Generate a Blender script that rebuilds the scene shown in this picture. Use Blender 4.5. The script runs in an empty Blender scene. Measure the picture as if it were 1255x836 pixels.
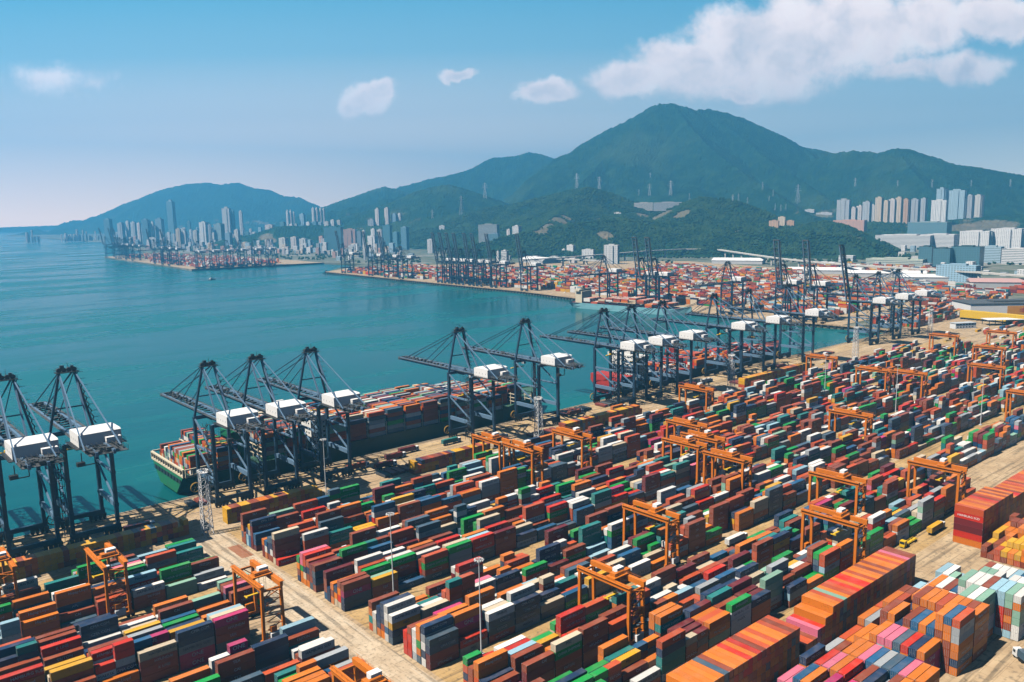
import bpy, bmesh, math, random
import numpy as np
from mathutils import Vector, Matrix, Euler, noise as mnoise
from mathutils.bvhtree import BVHTree
random.seed(11); RNG = np.random.default_rng(5)
SC = bpy.context.scene
COL = SC.collection
# ---------------------------------------------------------------- camera
# world axes: X runs along the quay away from the viewer, Y points out to sea, Z up; the quay edge is Y = 0
CAM = Vector((0.0, -454.97, 153.92)); FPX = 1029.34
Fv = Vector((0.6441085698, 0.7489189263, -0.15570675)); Rv = Vector((0.7560084825, -0.6542698966, -0.019546783)); Uv = Vector((0.1165131952, 0.1051253726, 0.9876099084))
cam = bpy.data.cameras.new('camera'); cam.sensor_width = 36; cam.lens = 36*FPX/1255; cam.clip_start = 1; cam.clip_end = 60000
camo = bpy.data.objects.new('camera', cam); COL.objects.link(camo)
M = Matrix((Rv, Uv, -Fv)).transposed().to_4x4(); M.translation = CAM; camo.matrix_world = M
SC.camera = camo

def ray(px, py):
    return (Fv*FPX + Rv*(px-627.5) - Uv*(py-418)).normalized()
def at(px, py, z=0.0):
    d = ray(px, py); return CAM + d*((z-CAM.z)/d.z)
def at_dist(px, py, D):
    d = ray(px, py); return CAM + d*(D/math.hypot(d.x, d.y))

# ---------------------------------------------------------------- naming helpers
def tag(o, label=None, cat=None, group=None, kind=None):
    if label: o['label'] = label
    if cat: o['category'] = cat
    if group: o['group'] = group
    if kind: o['kind'] = kind
    return o
def empty(name, loc=(0,0,0), rz=0.0, s=1.0):
    o = bpy.data.objects.new(name, None); COL.objects.link(o); o.location = loc; o.rotation_euler = (0,0,rz); o.scale = (s,s,s)
    o.empty_display_size = 0.5
    return o
def copy_tree(o, parent=None):
    c = o.copy(); COL.objects.link(c)
    if parent: c.parent = parent
    for ch in list(o.children): copy_tree(ch, c)
    return c
ORD = ['zeroth','first','second','third','fourth','fifth','sixth','seventh','eighth','ninth','tenth','eleventh','twelfth','thirteenth','fourteenth','fifteenth','sixteenth','seventeenth','eighteenth','nineteenth','twentieth']
TENS = {20:'twenty',30:'thirty',40:'forty',50:'fifty',60:'sixty'}
def nth(n):
    if n <= 20: return ORD[n]
    t, r = n//10*10, n % 10
    return TENS[t] + '-' + ORD[r] if r else TENS[t][:-1] + 'ieth'

# ---------------------------------------------------------------- mesh builder
class MB:
    def __init__(s): s.v = []; s.f = []; s.m = []
    def add(s, vs, fs, mi=0):
        b = len(s.v); s.v.extend([tuple(v) for v in vs]); s.f.extend([tuple(b+i for i in f) for f in fs]); s.m.extend([mi]*len(fs)); return s
    def box(s, c, d, mi=0, rz=0.0):
        hx, hy, hz = d[0]/2, d[1]/2, d[2]/2; cs, sn = math.cos(rz), math.sin(rz); vs = []
        for z in (-hz, hz):
            for x, y in ((-hx,-hy),(hx,-hy),(hx,hy),(-hx,hy)): vs.append((c[0]+x*cs-y*sn, c[1]+x*sn+y*cs, c[2]+z))
        return s.add(vs, [(3,2,1,0),(4,5,6,7),(0,1,5,4),(1,2,6,5),(2,3,7,6),(3,0,4,7)], mi)
    def bb(s, x0, x1, y0, y1, z0, z1, mi=0):
        return s.box(((x0+x1)/2,(y0+y1)/2,(z0+z1)/2), (x1-x0,y1-y0,z1-z0), mi)
    def beam(s, p, q, w, h=None, mi=0, n=4):
        p = Vector(p); q = Vector(q); h = h or w; d = (q-p).normalized()
        a = Vector((0,0,1)) if abs(d.z) < .95 else Vector((0,1,0))
        r = d.cross(a).normalized(); u = r.cross(d).normalized(); vs = []
        if n == 4:
            for e in (p, q):
                for i, j in ((-1,-1),(1,-1),(1,1),(-1,1)): vs.append(e + r*(i*w/2) + u*(j*h/2))
        else:
            for e in (p, q):
                for k in range(n):
                    t = 2*math.pi*k/n; vs.append(e + r*(w/2*math.cos(t)) + u*(h/2*math.sin(t)))
        fs = [tuple(range(n-1,-1,-1)), tuple(range(n, 2*n))] + [(k, (k+1) % n, n+(k+1) % n, n+k) for k in range(n)]
        return s.add(vs, fs, mi)
    def tube(s, pts, r, n=6, mi=0):
        for a, b in zip(pts[:-1], pts[1:]): s.beam(a, b, 2*r, 2*r, mi, n)
        return s
    def prism(s, poly, z0, z1, mi=0):
        n = len(poly)
        return s.add([(x,y,z0) for x,y in poly] + [(x,y,z1) for x,y in poly], [tuple(range(n-1,-1,-1)), tuple(range(n,2*n))] + [(k,(k+1)%n,n+(k+1)%n,n+k) for k in range(n)], mi)
    def mesh(s, name, mats):
        me = bpy.data.meshes.new(name); me.from_pydata(s.v, [], s.f)
        for m in (mats if isinstance(mats, (list, tuple)) else [mats]): me.materials.append(m)
        if any(s.m): me.polygons.foreach_set('material_index', s.m)
        me.update(); return me
    def build(s, name, mats, parent=None, loc=(0,0,0), rz=0.0):
        o = bpy.data.objects.new(name, s.mesh(name, mats)); COL.objects.link(o); o.location = loc; o.rotation_euler = (0,0,rz)
        if parent: o.parent = parent
        return o

# ---------------------------------------------------------------- materials
class NT:
    """small helper over a node tree"""
    def __init__(s, nt): s.nt = nt; s.n = nt.nodes; s.l = nt.links
    def new(s, t, **kw):
        n = s.n.new(t)
        for k, v in kw.items(): setattr(n, k, v)
        return n
    def put(s, sock, v):
        if v is None: return
        if isinstance(v, bpy.types.NodeSocket): s.l.new(v, sock)
        else: sock.default_value = v
    def math(s, op, a, b=None, c=None, clamp=False):
        n = s.new('ShaderNodeMath', operation=op, use_clamp=clamp)
        for i, x in enumerate((a, b, c)): s.put(n.inputs[i], x)
        return n.outputs[0]
    def vmath(s, op, a, b=None, out=0):
        n = s.new('ShaderNodeVectorMath', operation=op); s.put(n.inputs[0], a); s.put(n.inputs[1], b); return n.outputs[out]
    def mix(s, f, a, b, bt='MIX'):
        n = s.new('ShaderNodeMix', data_type='RGBA', blend_type=bt); s.put(n.inputs[0], f); s.put(n.inputs[6], a); s.put(n.inputs[7], b); return n.outputs[2]
    def noise(s, vec, scale, detail=3, rough=.55, out=0):
        n = s.new('ShaderNodeTexNoise'); s.put(n.inputs['Vector'], vec); n.inputs['Scale'].default_value = scale; n.inputs['Detail'].default_value = detail; n.inputs['Roughness'].default_value = rough
        return n.outputs[out]
    def ramp(s, f, stops):
        n = s.new('ShaderNodeValToRGB'); s.put(n.inputs[0], f); e = n.color_ramp.elements
        while len(e) < len(stops): e.new(.5)
        for i, (p, c) in enumerate(stops): e[i].position = p; e[i].color = c if len(c) == 4 else (*c, 1)
        return n.outputs[0]
    def smooth(s, v, a, b):
        n = s.new('ShaderNodeMapRange', interpolation_type='SMOOTHSTEP'); s.put(n.inputs[0], v); n.inputs[1].default_value = a; n.inputs[2].default_value = b; return n.outputs[0]
    def geo(s): return s.new('ShaderNodeNewGeometry').outputs['Position']
    def obj(s): return s.new('ShaderNodeTexCoord').outputs['Object']
    def sep(s, v): return s.new('ShaderNodeSeparateXYZ').outputs if False else s._sep(v)
    def _sep(s, v):
        n = s.new('ShaderNodeSeparateXYZ'); s.put(n.inputs[0], v); return n.outputs
def mat(name, col=None, rough=.6, metal=0.0, spec=None, fn=None):
    m = bpy.data.materials.new(name); m.use_nodes = True; t = NT(m.node_tree); b = t.n['Principled BSDF']
    if col: b.inputs['Base Color'].default_value = (*col, 1)
    b.inputs['Roughness'].default_value = rough; b.inputs['Metallic'].default_value = metal
    if spec is not None: b.inputs['Specular IOR Level'].default_value = spec
    if fn: fn(t, b)
    return m
def worn(name, col, amt=.35, scale=.4, rough=.55, dirt=(.05,.04,.035), metal=0.0):
    """painted steel with blotchy grime and rust at two sizes"""
    def fn(t, b):
        p = t.geo(); n1 = t.noise(p, scale, 4); n2 = t.noise(p, scale*6, 3)
        f = t.math('MULTIPLY', t.smooth(t.math('ADD', t.math('MULTIPLY', n1, .6), t.math('MULTIPLY', n2, .4)), .45, .75), amt)
        t.put(b.inputs['Base Color'], t.mix(f, (*col, 1), (*dirt, 1)))
    return mat(name, None, rough, metal, fn=fn)
def objcol(t): return t.new('ShaderNodeObjectInfo').outputs['Color']

def grime(t, c, p):
    """container paint: roofs paled to brighten tops against shaded sides, as chalky bleaching; rust blotches and dents at two sizes"""
    n1 = t.noise(p, .22, 4); n2 = t.noise(p, 1.6, 4)
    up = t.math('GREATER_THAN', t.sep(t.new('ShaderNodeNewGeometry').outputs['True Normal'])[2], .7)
    c = t.mix(t.math('MULTIPLY', up, t.math('ADD', .01, t.math('MULTIPLY', t.smooth(n1, .40, .72), .10))), c, (.60,.46,.36,1))  # upward faces paled in patches, so tops stand brighter over the shaded sides
    c = t.mix(t.math('MULTIPLY', t.smooth(n2, .54, .74), .34), c, (.08,.04,.025,1))
    return c
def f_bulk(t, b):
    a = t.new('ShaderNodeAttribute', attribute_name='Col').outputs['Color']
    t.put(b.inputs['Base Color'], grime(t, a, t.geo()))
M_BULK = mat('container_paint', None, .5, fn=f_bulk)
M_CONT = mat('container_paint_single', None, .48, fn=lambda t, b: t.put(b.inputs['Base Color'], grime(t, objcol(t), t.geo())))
M_CAST = worn('corner_casting_steel', (.42,.40,.38), .4, 2)
M_ROD = worn('lock_rod_steel', (.38,.37,.36), .3, 2)
M_LETW = mat('white_lettering', (.8,.8,.78), .6)
M_LETD = mat('dark_lettering', (.03,.04,.07), .6)
M_CRANE = worn('crane_paint_shaded', (.015,.042,.080), .4, .25, .5, (.015,.02,.03))  # crane paint with its shaded look put into the colour
M_CRANEL = worn('crane_paint_sunlit', (.12,.205,.31), .3, .3, .5, (.05,.06,.07))  # same crane paint with its sunlit look put into the colour
M_DARK = worn('dark_machinery', (.02,.024,.028), .4, 1, .6, (.10,.08,.06))
M_GRATE = worn('walkway_grating', (.07,.075,.08), .6, 2, .7, (.18,.16,.14))
M_WHITE = worn('white_cladding', (.82,.82,.82), .12, .15, .55, (.5,.48,.45))
M_WGREY = worn('grey_cladding', (.5,.53,.56), .25, .3, .6)
M_ORANGE = worn('gantry_orange_paint', (.64,.175,.010), .3, .35, .5, (.22,.07,.015))
M_TYRE = mat('tyre_rubber', (.012,.012,.012), .85)
M_GLASS = mat('cab_glass', (.02,.035,.045), .12)
M_GALV = worn('galvanised_steel', (.62,.64,.66), .2, .6, .5)
M_YEL = worn('yellow_paint', (.76,.47,.015), .3, .5, .5, (.2,.12,.03))
M_GLOW = mat('lamp_lens', (.75,.76,.74), .3)
M_RED = worn('red_paint', (.42,.03,.02), .25, .3)
M_WRITE = M_LETW
M_ROPE = mat('steel_rope', (.03,.03,.035), .6)
M_RING = worn('cable_reel_yellow', (.45,.26,.04), .5, 1.5)
# ================================================================ light, sky, air
SUN_AZ, SUN_EL = (-.966, .257), math.radians(56)
sun = bpy.data.lights.new('sun', 'SUN'); sun.energy = 5.0; sun.angle = math.radians(.53); sun.color = (1, .91, .79)
so = bpy.data.objects.new('sun', sun); COL.objects.link(so)
sd = Vector((SUN_AZ[0]*math.cos(SUN_EL), SUN_AZ[1]*math.cos(SUN_EL), math.sin(SUN_EL))); so.rotation_euler = sd.to_track_quat('Z', 'Y').to_euler(); so.location = (-400, 100, 700)
W = bpy.data.worlds.new('World'); SC.world = W; W.use_nodes = True
t = NT(W.node_tree); bg = t.n['Background']; bg.inputs['Strength'].default_value = .05
sky = t.new('ShaderNodeTexSky', sky_type='NISHITA', sun_disc=False, sun_elevation=SUN_EL, sun_rotation=math.atan2(SUN_AZ[0], SUN_AZ[1]), altitude=50, air_density=1.0, dust_density=.35, ozone_density=1.5)
dirv = t.new('ShaderNodeTexCoord').outputs['Generated']
Hd = Vector((Fv.x, Fv.y, 0)).normalized(); Hr = Vector((Hd.y, -Hd.x, 0))     # a fixed horizontal compass direction over the harbour
dn = t.math('MAXIMUM', t.vmath('DOT_PRODUCT', dirv, tuple(Hd), 1), .02)
cx = t.math('DIVIDE', t.vmath('DOT_PRODUCT', dirv, tuple(Hr), 1), dn); cz = t.math('DIVIDE', t.sep(dirv)[2], dn)
comb = t.new('ShaderNodeCombineXYZ'); t.put(comb.inputs[0], cx); t.put(comb.inputs[1], cz)
wn = t.vmath('SUBTRACT', t.noise(comb.outputs[0], 16, 5, .62, 1), (.5,.5,.5)); wp = t.vmath('ADD', comb.outputs[0], t.vmath('MULTIPLY', wn, (.05,.04,0)))
def cloud_xy(px, py):
    d = ray(px, py); return d.dot(Hr)/d.dot(Hd), d.z/d.dot(Hd)
CL = [(780,96,62,24,1),(845,84,80,44,1),(915,62,90,56,1),(985,46,95,56,1),(1065,46,85,44,1),(1140,26,80,40,1),(1215,22,80,28,1),(960,84,70,40,.95),(905,112,44,11,.85),(1178,82,62,23,.8),(1100,84,50,16,.6),
      (450,120,34,24,1.25),(436,128,26,22,1.2),(466,108,20,17,1.2),(564,91,24,9,1.05),(672,109,44,16,1.2),(655,114,30,13,1.0),(62,97,56,22,.40),(112,99,40,12,.22),(1040,12,70,30,.9)]
acc = None
for (x, y, rx, ry, w) in CL:
    a, b_ = cloud_xy(x, y); k = 1.0/FPX
    dl = t.vmath('LENGTH', t.vmath('MULTIPLY', t.vmath('SUBTRACT', wp, (a, b_, 0)), (1/(rx*k*1.05), 1/(ry*k*1.05), 0)), None, 1)
    v = t.math('MULTIPLY', t.math('SUBTRACT', 1.0, dl), w); acc = v if acc is None else t.math('MAXIMUM', acc, v)
fine = t.noise(comb.outputs[0], 30, 8, .68)
den = t.math('ADD', acc, t.math('MULTIPLY', t.math('SUBTRACT', fine, .5), .85))
alpha = t.math('MULTIPLY', t.smooth(den, -.04, .46), .94)
n_a = t.noise(wp, 14, 4, .58); n_b = t.noise(t.vmath('ADD', wp, (-.016, .022, 0)), 14, 4, .58)
relief = t.math('ADD', .52, t.math('MULTIPLY', t.math('SUBTRACT', n_a, n_b), .95))
relief = t.math('SUBTRACT', relief, t.math('MULTIPLY', t.smooth(acc, .25, .9), .16))
shade = t.vmath('MULTIPLY', (20,19.2,19), t.ramp(relief, [(.22, (.62,.58,.60)), (.48, (.96,.82,.78)), (.70, (1.0,.90,.85))]))
K = .07/.05*1.27/1.57*.99
band = t.ramp(t.math('MULTIPLY', t.math('MAXIMUM', cz, 0.0), 2.0), [(.0, tuple(K*v/50 for v in (42,26,17))), (.22, tuple(K*v/50 for v in (13.0,11.4,10.8))), (.36, tuple(K*v/50 for v in (4.2,7.2,9.0))), (.50, tuple(K*v/50 for v in (1.6,5.4,8.0))), (.95, tuple(K*v/50 for v in (.9,3.6,6.6)))])
band = t.vmath('MULTIPLY', band, (50,50,50))
side = t.math('ADD', .78, t.math('MULTIPLY', t.smooth(cx, .5, -.6), .27))
warm = t.mix(1.0, band, t.ramp(t.smooth(cx, .55, -.55), [(0, (.66,.86,.93)), (1, (1,1,1))]), 'MULTIPLY')
near = t.math('MULTIPLY', t.smooth(t.sep(dirv)[2], .62, .30), t.smooth(t.vmath('DOT_PRODUCT', dirv, tuple(Hd), 1), .50, .78))
tint = t.mix(near, t.vmath('MULTIPLY', sky.outputs[0], (.70,.75,.82)), warm)
t.put(bg.inputs['Color'], t.mix(alpha, tint, shade))

def f_haze(t, b):
    t.n.remove(b); v = t.new('ShaderNodeVolumePrincipled'); v.inputs['Color'].default_value = (.155,.60,1.0,1); v.inputs['Density'].default_value = 1.42e-4; v.inputs['Anisotropy'].default_value = .38
    t.l.new(v.outputs[0], t.n['Material Output'].inputs['Volume'])
M_HAZE = mat('haze_air', fn=f_haze)
hz = MB().bb(-1500, 12600, -3500, 12600, -10, 1180).build('haze', M_HAZE); tag(hz, 'thin blue sea haze hanging over the whole harbour', 'haze', kind='stuff')

# ================================================================ terrain
def ridge(pts): return [at_dist(*p) for p in pts]
RID = [  # (crest points as photo pixel + distance, fall per metre)
 (ridge([(-120,277,12000),(-60,277,12000),(0,278,12000),(60,276,12000),(110,274,12000),(150,271,11600),(200,264,11000)]), .35),
 (ridge([(34,287,9300),(45,280,9300),(60,284,9300),(90,289,9300)]), .4),
 (ridge([(80,279,10200),(118,268,10200),(140,262,10200),(165,249,9920),(185,239,9672),(205,230,9424),(230,225,9300),(255,223,9300),(270,226,9300),(290,223,9176),(310,230,9052),(328,232,8928),(345,240,8680),(366,241,8556),(385,251,8308),(410,263,8060),(440,276,7812)]), .42),
 (ridge([(360,274,6944),(380,264,6720),(400,252,6496),(432,241,6272),(455,233,6160),(472,228,6048),(485,231,6048),(500,238,5936),(530,252,5712),(560,272,5600)]), .42),
 (ridge([(470,268,4700),(490,247,4600),(505,236,4500),(530,229,4500),(550,226,4500),(570,231,4500),(600,245,4400),(640,256,4300)]), .36),
 (ridge([(530,242,7000),(560,224,6900),(585,208,6900),(605,193,6800),(630,191,6800),(648,186,6800),(665,189,6800),(684,196,6800),(720,214,6700),(770,240,6600)]), .45),
 (ridge([(590,230,6200),(640,216,6100),(683,195,6000),(702,185,5900),(722,174,5800),(745,158,5700),(765,149,5650),(785,138,5600),(800,129,5550),(812,126,5500),(824,124.5,5500),(838,129,5500),(850,134,5550),(868,133,5600),(885,136,5650),(910,144,5700),(935,155,5750),(960,169,5800),(985,179,5800),(1005,182,5800),(1040,191,5800),(1080,212,5800),(1150,240,5800)]), .66),
 (ridge([(824,126,5500),(842,150,5250),(862,172,5000),(890,196,4750),(925,220,4500),(960,243,4200),(985,258,4000)]), .60),
 (ridge([(785,139,5600),(760,172,5200),(735,200,4900),(715,222,4600)]), .60),
 (ridge([(985,181,5700),(1015,205,5300),(1035,226,5000),(1050,243,4700)]), .6),
 (ridge([(975,205,5400),(1020,187,5250),(1045,184,5200),(1078,186.5,5150),(1100,180.5,5100),(1115,182,5100),(1140,190,5100),(1170,201,5000),(1200,204.5,5000),(1230,210,5000),(1255,214,5000),(1300,225,5000),(1345,232,5000),(1420,250,5000)]), .55),
 (ridge([(1100,182,5100),(1115,205,4800),(1135,226,4500),(1150,243,4300)]), .6),
 (ridge([(870,134,5600),(905,165,5350),(945,196,5050),(985,222,4800),(1010,240,4600)]), .62),
 (ridge([(683,195,6000),(672,215,5500),(655,232,5000),(640,246,4600)]), .58),
 (ridge([(540,264,3900),(580,257,3800),(620,252,3700),(660,243,3600),(700,233,3550),(720,230,3500),(745,236,3500),(775,247,3500),(820,258,3500),(860,268,3400)]), .40),
 (ridge([(700,234,3550),(690,255,3250),(670,278,2950)]), .40),
 (ridge([(795,272,3300),(815,263,3250),(840,248,3200),(860,242,3150),(885,243,3150),(905,247,3100),(935,258,3050),(960,270,3000),(985,282,2950)]), .45),
 (ridge([(560,306,2750),(600,296,2750),(640,286,2750),(680,277,2800),(720,272,2800),(760,268,2850),(800,272,2800),(850,276,2750),(900,279,2700),(950,281,2650),(1000,284,2600),(1040,290,2550),(1075,299,2500)]), .55),
 (ridge([(985,275,3522),(1030,273,3629),(1090,273,3683),(1140,271.5,3736),(1200,266,3843),(1300,258,3951),(1400,252,4057)]), .17),
 (ridge([(960,284,2900),(985,276,2900),(1010,271,2850),(1035,276,2800),(1065,288,2750)]), .5),
]
def fbm(x, y, f, octs=5):
    v = np.zeros_like(x); a = 1.0; s = 0.0
    flat = [ (mx, my) for mx, my in zip((x*f).ravel(), (y*f).ravel()) ]
    for o in range(octs):
        k = 2.03**o; v += a*np.array([mnoise.noise((mx*k+7.3*o, my*k, 1.7*o)) for mx, my in flat]).reshape(x.shape); s += a; a *= .5
    return v/s
def height(X, Y, N1, N2):
    best = np.full(X.shape, -500.0); dmin = np.full(X.shape, 1e9)
    for pts, k in RID:
        for a, b in zip(pts[:-1], pts[1:]):
            dx, dy = b.x-a.x, b.y-a.y; L2 = dx*dx+dy*dy+1e-6
            tt = np.clip(((X-a.x)*dx + (Y-a.y)*dy)/L2, 0, 1)
            d = np.hypot(X-(a.x+dx*tt), Y-(a.y+dy*tt)); z = a.z + (b.z-a.z)*tt
            gul = (1 + .75*N1)
            h = z - k*gul*d*(1 - .25*np.clip(d/1800, 0, 1)) - np.minimum(d*.10, 26)*np.abs(N2)*2
            up = h > best; best = np.where(up, h, best); dmin = np.where(up, d, dmin)
    return best
AZ = np.linspace(math.radians(-36), math.radians(36), 760); RR = 2150*(12500/2150)**np.linspace(0, 1, 330)
az0 = math.atan2(Hd.x, Hd.y)
A2, R2 = np.meshgrid(AZ, RR); XX = CAM.x + R2*np.sin(A2+az0); YY = CAM.y + R2*np.cos(A2+az0)
N1 = fbm(XX, YY, 1/900, 4); N2 = fbm(XX+911, YY-333, 1/330, 4)
ZZ = height(XX, YY, N1, N2)
crest = np.clip(ZZ/60, 0, 1)
ZZ = ZZ + crest*(RNG.random(ZZ.shape)-.5)*np.clip(R2/900, 2, 8)*.9
nr, nc = ZZ.shape
def terrain_z(x, y):
    r = math.hypot(x-CAM.x, y-CAM.y); a = math.atan2(x-CAM.x, y-CAM.y) - az0
    i = math.log(max(r, 2151)/2150)/math.log(12500/2150)*(nr-1); j = (a-AZ[0])/(AZ[-1]-AZ[0])*(nc-1)
    i = min(max(i, 0), nr-1.001); j = min(max(j, 0), nc-1.001); i0, j0 = int(i), int(j); fi, fj = i-i0, j-j0
    z = (ZZ[i0,j0]*(1-fj)+ZZ[i0,j0+1]*fj)*(1-fi) + (ZZ[i0+1,j0]*(1-fj)+ZZ[i0+1,j0+1]*fj)*fi
    return max(z, 0.0)
def hit(px, py, dmin=2200, dmax=9000):
    """where the sight line through a photo pixel meets the ground (hill or flat)"""
    d = ray(px, py); hl = math.hypot(d.x, d.y); r = dmin
    while r < dmax:
        p = CAM + d*(r/hl)
        if p.z <= terrain_z(p.x, p.y): return p
        r += 12
    return CAM + d*(dmax/hl)
PATCH = [(hit(x, y, 2250), r) for x, y, r in ((662,283,38),(672,277,40),(684,271,42),(693,267,26),(790,264,42),(812,265,45),(836,264,36),(742,291,32),(1090,299,60),(1130,297,60),(1215,279,90),(1180,281,70))]
idx = np.arange(nr*nc).reshape(nr, nc)
q = np.stack([idx[:-1,:-1], idx[:-1,1:], idx[1:,1:], idx[1:,:-1]], -1).reshape(-1, 4)
keep = (ZZ.ravel()[q] > -3).any(1); q = q[keep]
used, inv = np.unique(q, return_inverse=True); q = inv.reshape(-1, 4)
V = np.stack([XX.ravel(), YY.ravel(), np.maximum(ZZ.ravel(), -4)], -1)[used]
me = bpy.data.meshes.new('hills'); me.vertices.add(len(V)); me.vertices.foreach_set('co', V.ravel().astype(np.float32))
me.loops.add(q.size); me.loops.foreach_set('vertex_index', q.ravel().astype(np.int32)[::1]); me.polygons.add(len(q)); me.polygons.foreach_set('loop_start', np.arange(0, q.size, 4, dtype=np.int32)); me.polygons.foreach_set('loop_total', np.full(len(q), 4, np.int32))
me.update(calc_edges=True); me.validate()
def f_hill(t, b):
    p = t.geo(); n1 = t.noise(p, .0016, 5); n2 = t.noise(p, .02, 5, .7); n3 = t.noise(p, .006, 4)
    c = t.ramp(n2, [(.32, (.003,.018,.011)), (.5, (.008,.036,.017)), (.68, (.024,.062,.024))])
    c = t.mix(t.math('MULTIPLY', t.smooth(n1, .52, .68), .4), c, (.055,.085,.030,1))
    z = t.sep(p)[2]; lowf = t.smooth(z, 190, 40)
    c = t.mix(t.math('MULTIPLY', t.math('MULTIPLY', t.smooth(n3, .60, .68), lowf), .8), c, (.24,.19,.12,1))
    acc = None
    for pt, r_ in PATCH:
        v = t.math('SUBTRACT', 1.0, t.math('DIVIDE', t.vmath('DISTANCE', p, tuple(pt), 1), r_*1.25)); acc = v if acc is None else t.math('MAXIMUM', acc, v)
    bare = t.smooth(t.math('ADD', acc, t.math('MULTIPLY', t.math('SUBTRACT', n2, .5), 1.1)), .12, .32)
    c = t.mix(t.math('MULTIPLY', bare, .6), c, t.mix(n2, (.17,.13,.09,1), (.30,.24,.17,1)))
    t.put(b.inputs['Base Color'], c)
    bp = t.new('ShaderNodeBump'); bp.inputs['Strength'].default_value = .9; bp.inputs['Distance'].default_value = 9; t.put(bp.inputs['Height'], t.math('ADD', n2, t.noise(p, .07, 3))); t.put(b.inputs['Normal'], bp.outputs[0])
M_HILL = mat('wooded_hillside', None, .95, spec=.1, fn=f_hill)
me.materials.append(M_HILL); me.polygons.foreach_set('use_smooth', np.zeros(len(me.polygons), bool))
ho = bpy.data.objects.new('hills', me); COL.objects.link(ho); tag(ho, 'green wooded mountains rising behind the harbour city', 'hills', kind='structure')

# ================================================================ water and land
def f_water(t, b):
    p = t.geo(); s = t.new('ShaderNodeMapping'); s.inputs['Rotation'].default_value = (0,0,.5); s.inputs['Scale'].default_value = (1, 3.2, 1); t.put(s.inputs[0], p); ps = s.outputs[0]
    big = t.noise(ps, .0026, 5, .62); mid = t.noise(ps, .012, 4)
    c = t.mix(t.smooth(big, .42, .60), (.003,.085,.100,1), (.006,.120,.130,1)); t.put(b.inputs['Base Color'], c)
    t.put(b.inputs['Roughness'], t.math('ADD', .17, t.math('MULTIPLY', t.smooth(big, .42, .62), .16)))
    h = t.math('ADD', t.math('MULTIPLY', t.noise(p, .35, 4, .6), .5), t.noise(ps, .06, 3))
    bp = t.new('ShaderNodeBump'); bp.inputs['Strength'].default_value = .17; bp.inputs['Distance'].default_value = .8; t.put(bp.inputs['Height'], h); t.put(b.inputs['Normal'], bp.outputs[0])
M_WATER = mat('harbour_water', None, .15, fn=f_water); M_WATER.node_tree.nodes['Principled BSDF'].inputs['IOR'].default_value = 1.33; M_WATER.node_tree.nodes['Principled BSDF'].inputs['Specular IOR Level'].default_value = .14
wo = MB().add([(-1400,-3400,-5),(12400,-3400,-5),(12400,12400,-5),(-1400,12400,-5)], [(0,1,2,3)]).build('water', M_WATER); tag(wo, 'calm teal harbour water', 'water', kind='structure')
def sandy(t, b, c0, c1, joints=True, sc=.05, sx=(.02,.55,1), stain=(.10,.085,.065)):
    p = t.geo(); n = t.noise(p, sc, 5, .6); n2 = t.noise(p, sc*9, 4, .6); c = t.mix(t.smooth(n, .35, .68), (*c0,1), (*c1,1))
    c = t.mix(t.math('MULTIPLY', t.smooth(n2, .50, .70), .6), c, (*stain,1))
    m = t.new('ShaderNodeMapping'); m.inputs['Scale'].default_value = sx; t.put(m.inputs[0], p)
    c = t.mix(t.math('MULTIPLY', t.smooth(t.noise(m.outputs[0], 1, 3), .50, .64), .5), c, (*[x*.5 for x in stain],1))
    if joints:
        br = t.new('ShaderNodeTexBrick'); t.put(br.inputs['Vector'], p); br.inputs['Scale'].default_value = 1; br.inputs['Brick Width'].default_value = 6; br.inputs['Row Height'].default_value = 5; br.inputs['Mortar Size'].default_value = .05
        br.inputs['Color1'].default_value = (1,1,1,1); br.inputs['Color2'].default_value = (.86,.86,.86,1); br.inputs['Mortar'].default_value = (.42,.40,.37,1); c = t.mix(.8, c, br.outputs[0], 'MULTIPLY')
    t.put(b.inputs['Base Color'], c)
M_QUAY = mat('quay_concrete', None, .85, fn=lambda t, b: sandy(t, b, (.44,.31,.18), (.56,.42,.26)))
M_ROAD = mat('yard_road_concrete', None, .85, fn=lambda t, b: sandy(t, b, (.52,.40,.27), (.62,.51,.37), sc=.09, sx=(.5,.03,1)))
M_LANE = mat('yard_lane_concrete', None, .85, fn=lambda t, b: sandy(t, b, (.44,.28,.11), (.55,.37,.17), sc=.06))
def f_land(t, b):
    p = t.geo(); n = t.noise(p, .004, 5, .65); n2 = t.noise(p, .02, 4, .6)
    c = t.ramp(n, [(.38, (.03,.06,.025)), (.52, (.07,.09,.045)), (.58, (.26,.24,.20)), (.7, (.34,.31,.26))])
    t.put(b.inputs['Base Color'], t.mix(.4, c, t.ramp(n2, [(.35, (.05,.07,.04)), (.65, (.36,.34,.30))])))
M_LAND = mat('far_urban_ground', None, .95, fn=f_land)
LAND = [(-700,0),(1003,0),(990,200),(1007,448),(1043,725),(1050,1000),(1072,1534),(1180,1650),(1290,1700),(1268,1905),(1106,2005),(882,1975),(938,3042),(1010,3110),(1180,3300),(1492,5043),(1539,7243),(1545,8400),(2300,11000),(2600,12300),(12300,12300),(12300,-3300),(-700,-3300)]
lm = MB(); lm.prism(LAND, -9, -.3); lo = lm.build('ground', [M_LAND]); tag(lo, 'flat reclaimed land carrying port and city', 'ground', kind='structure')
bm = bmesh.new(); bm.from_mesh(lo.data); bmesh.ops.triangulate(bm, faces=[f for f in bm.faces if len(f.verts) > 4]); bm.to_mesh(lo.data); bm.free()
def slab(name, poly, z, m, label, cat='ground', depth=.35):
    mb = MB(); mb.prism(poly, z-depth, z); o = mb.build(name, m); tag(o, label, cat, kind='structure')
    bm = bmesh.new(); bm.from_mesh(o.data); bmesh.ops.triangulate(bm, faces=[f for f in bm.faces if len(f.verts) > 4]); bm.to_mesh(o.data); bm.free(); return o
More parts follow.
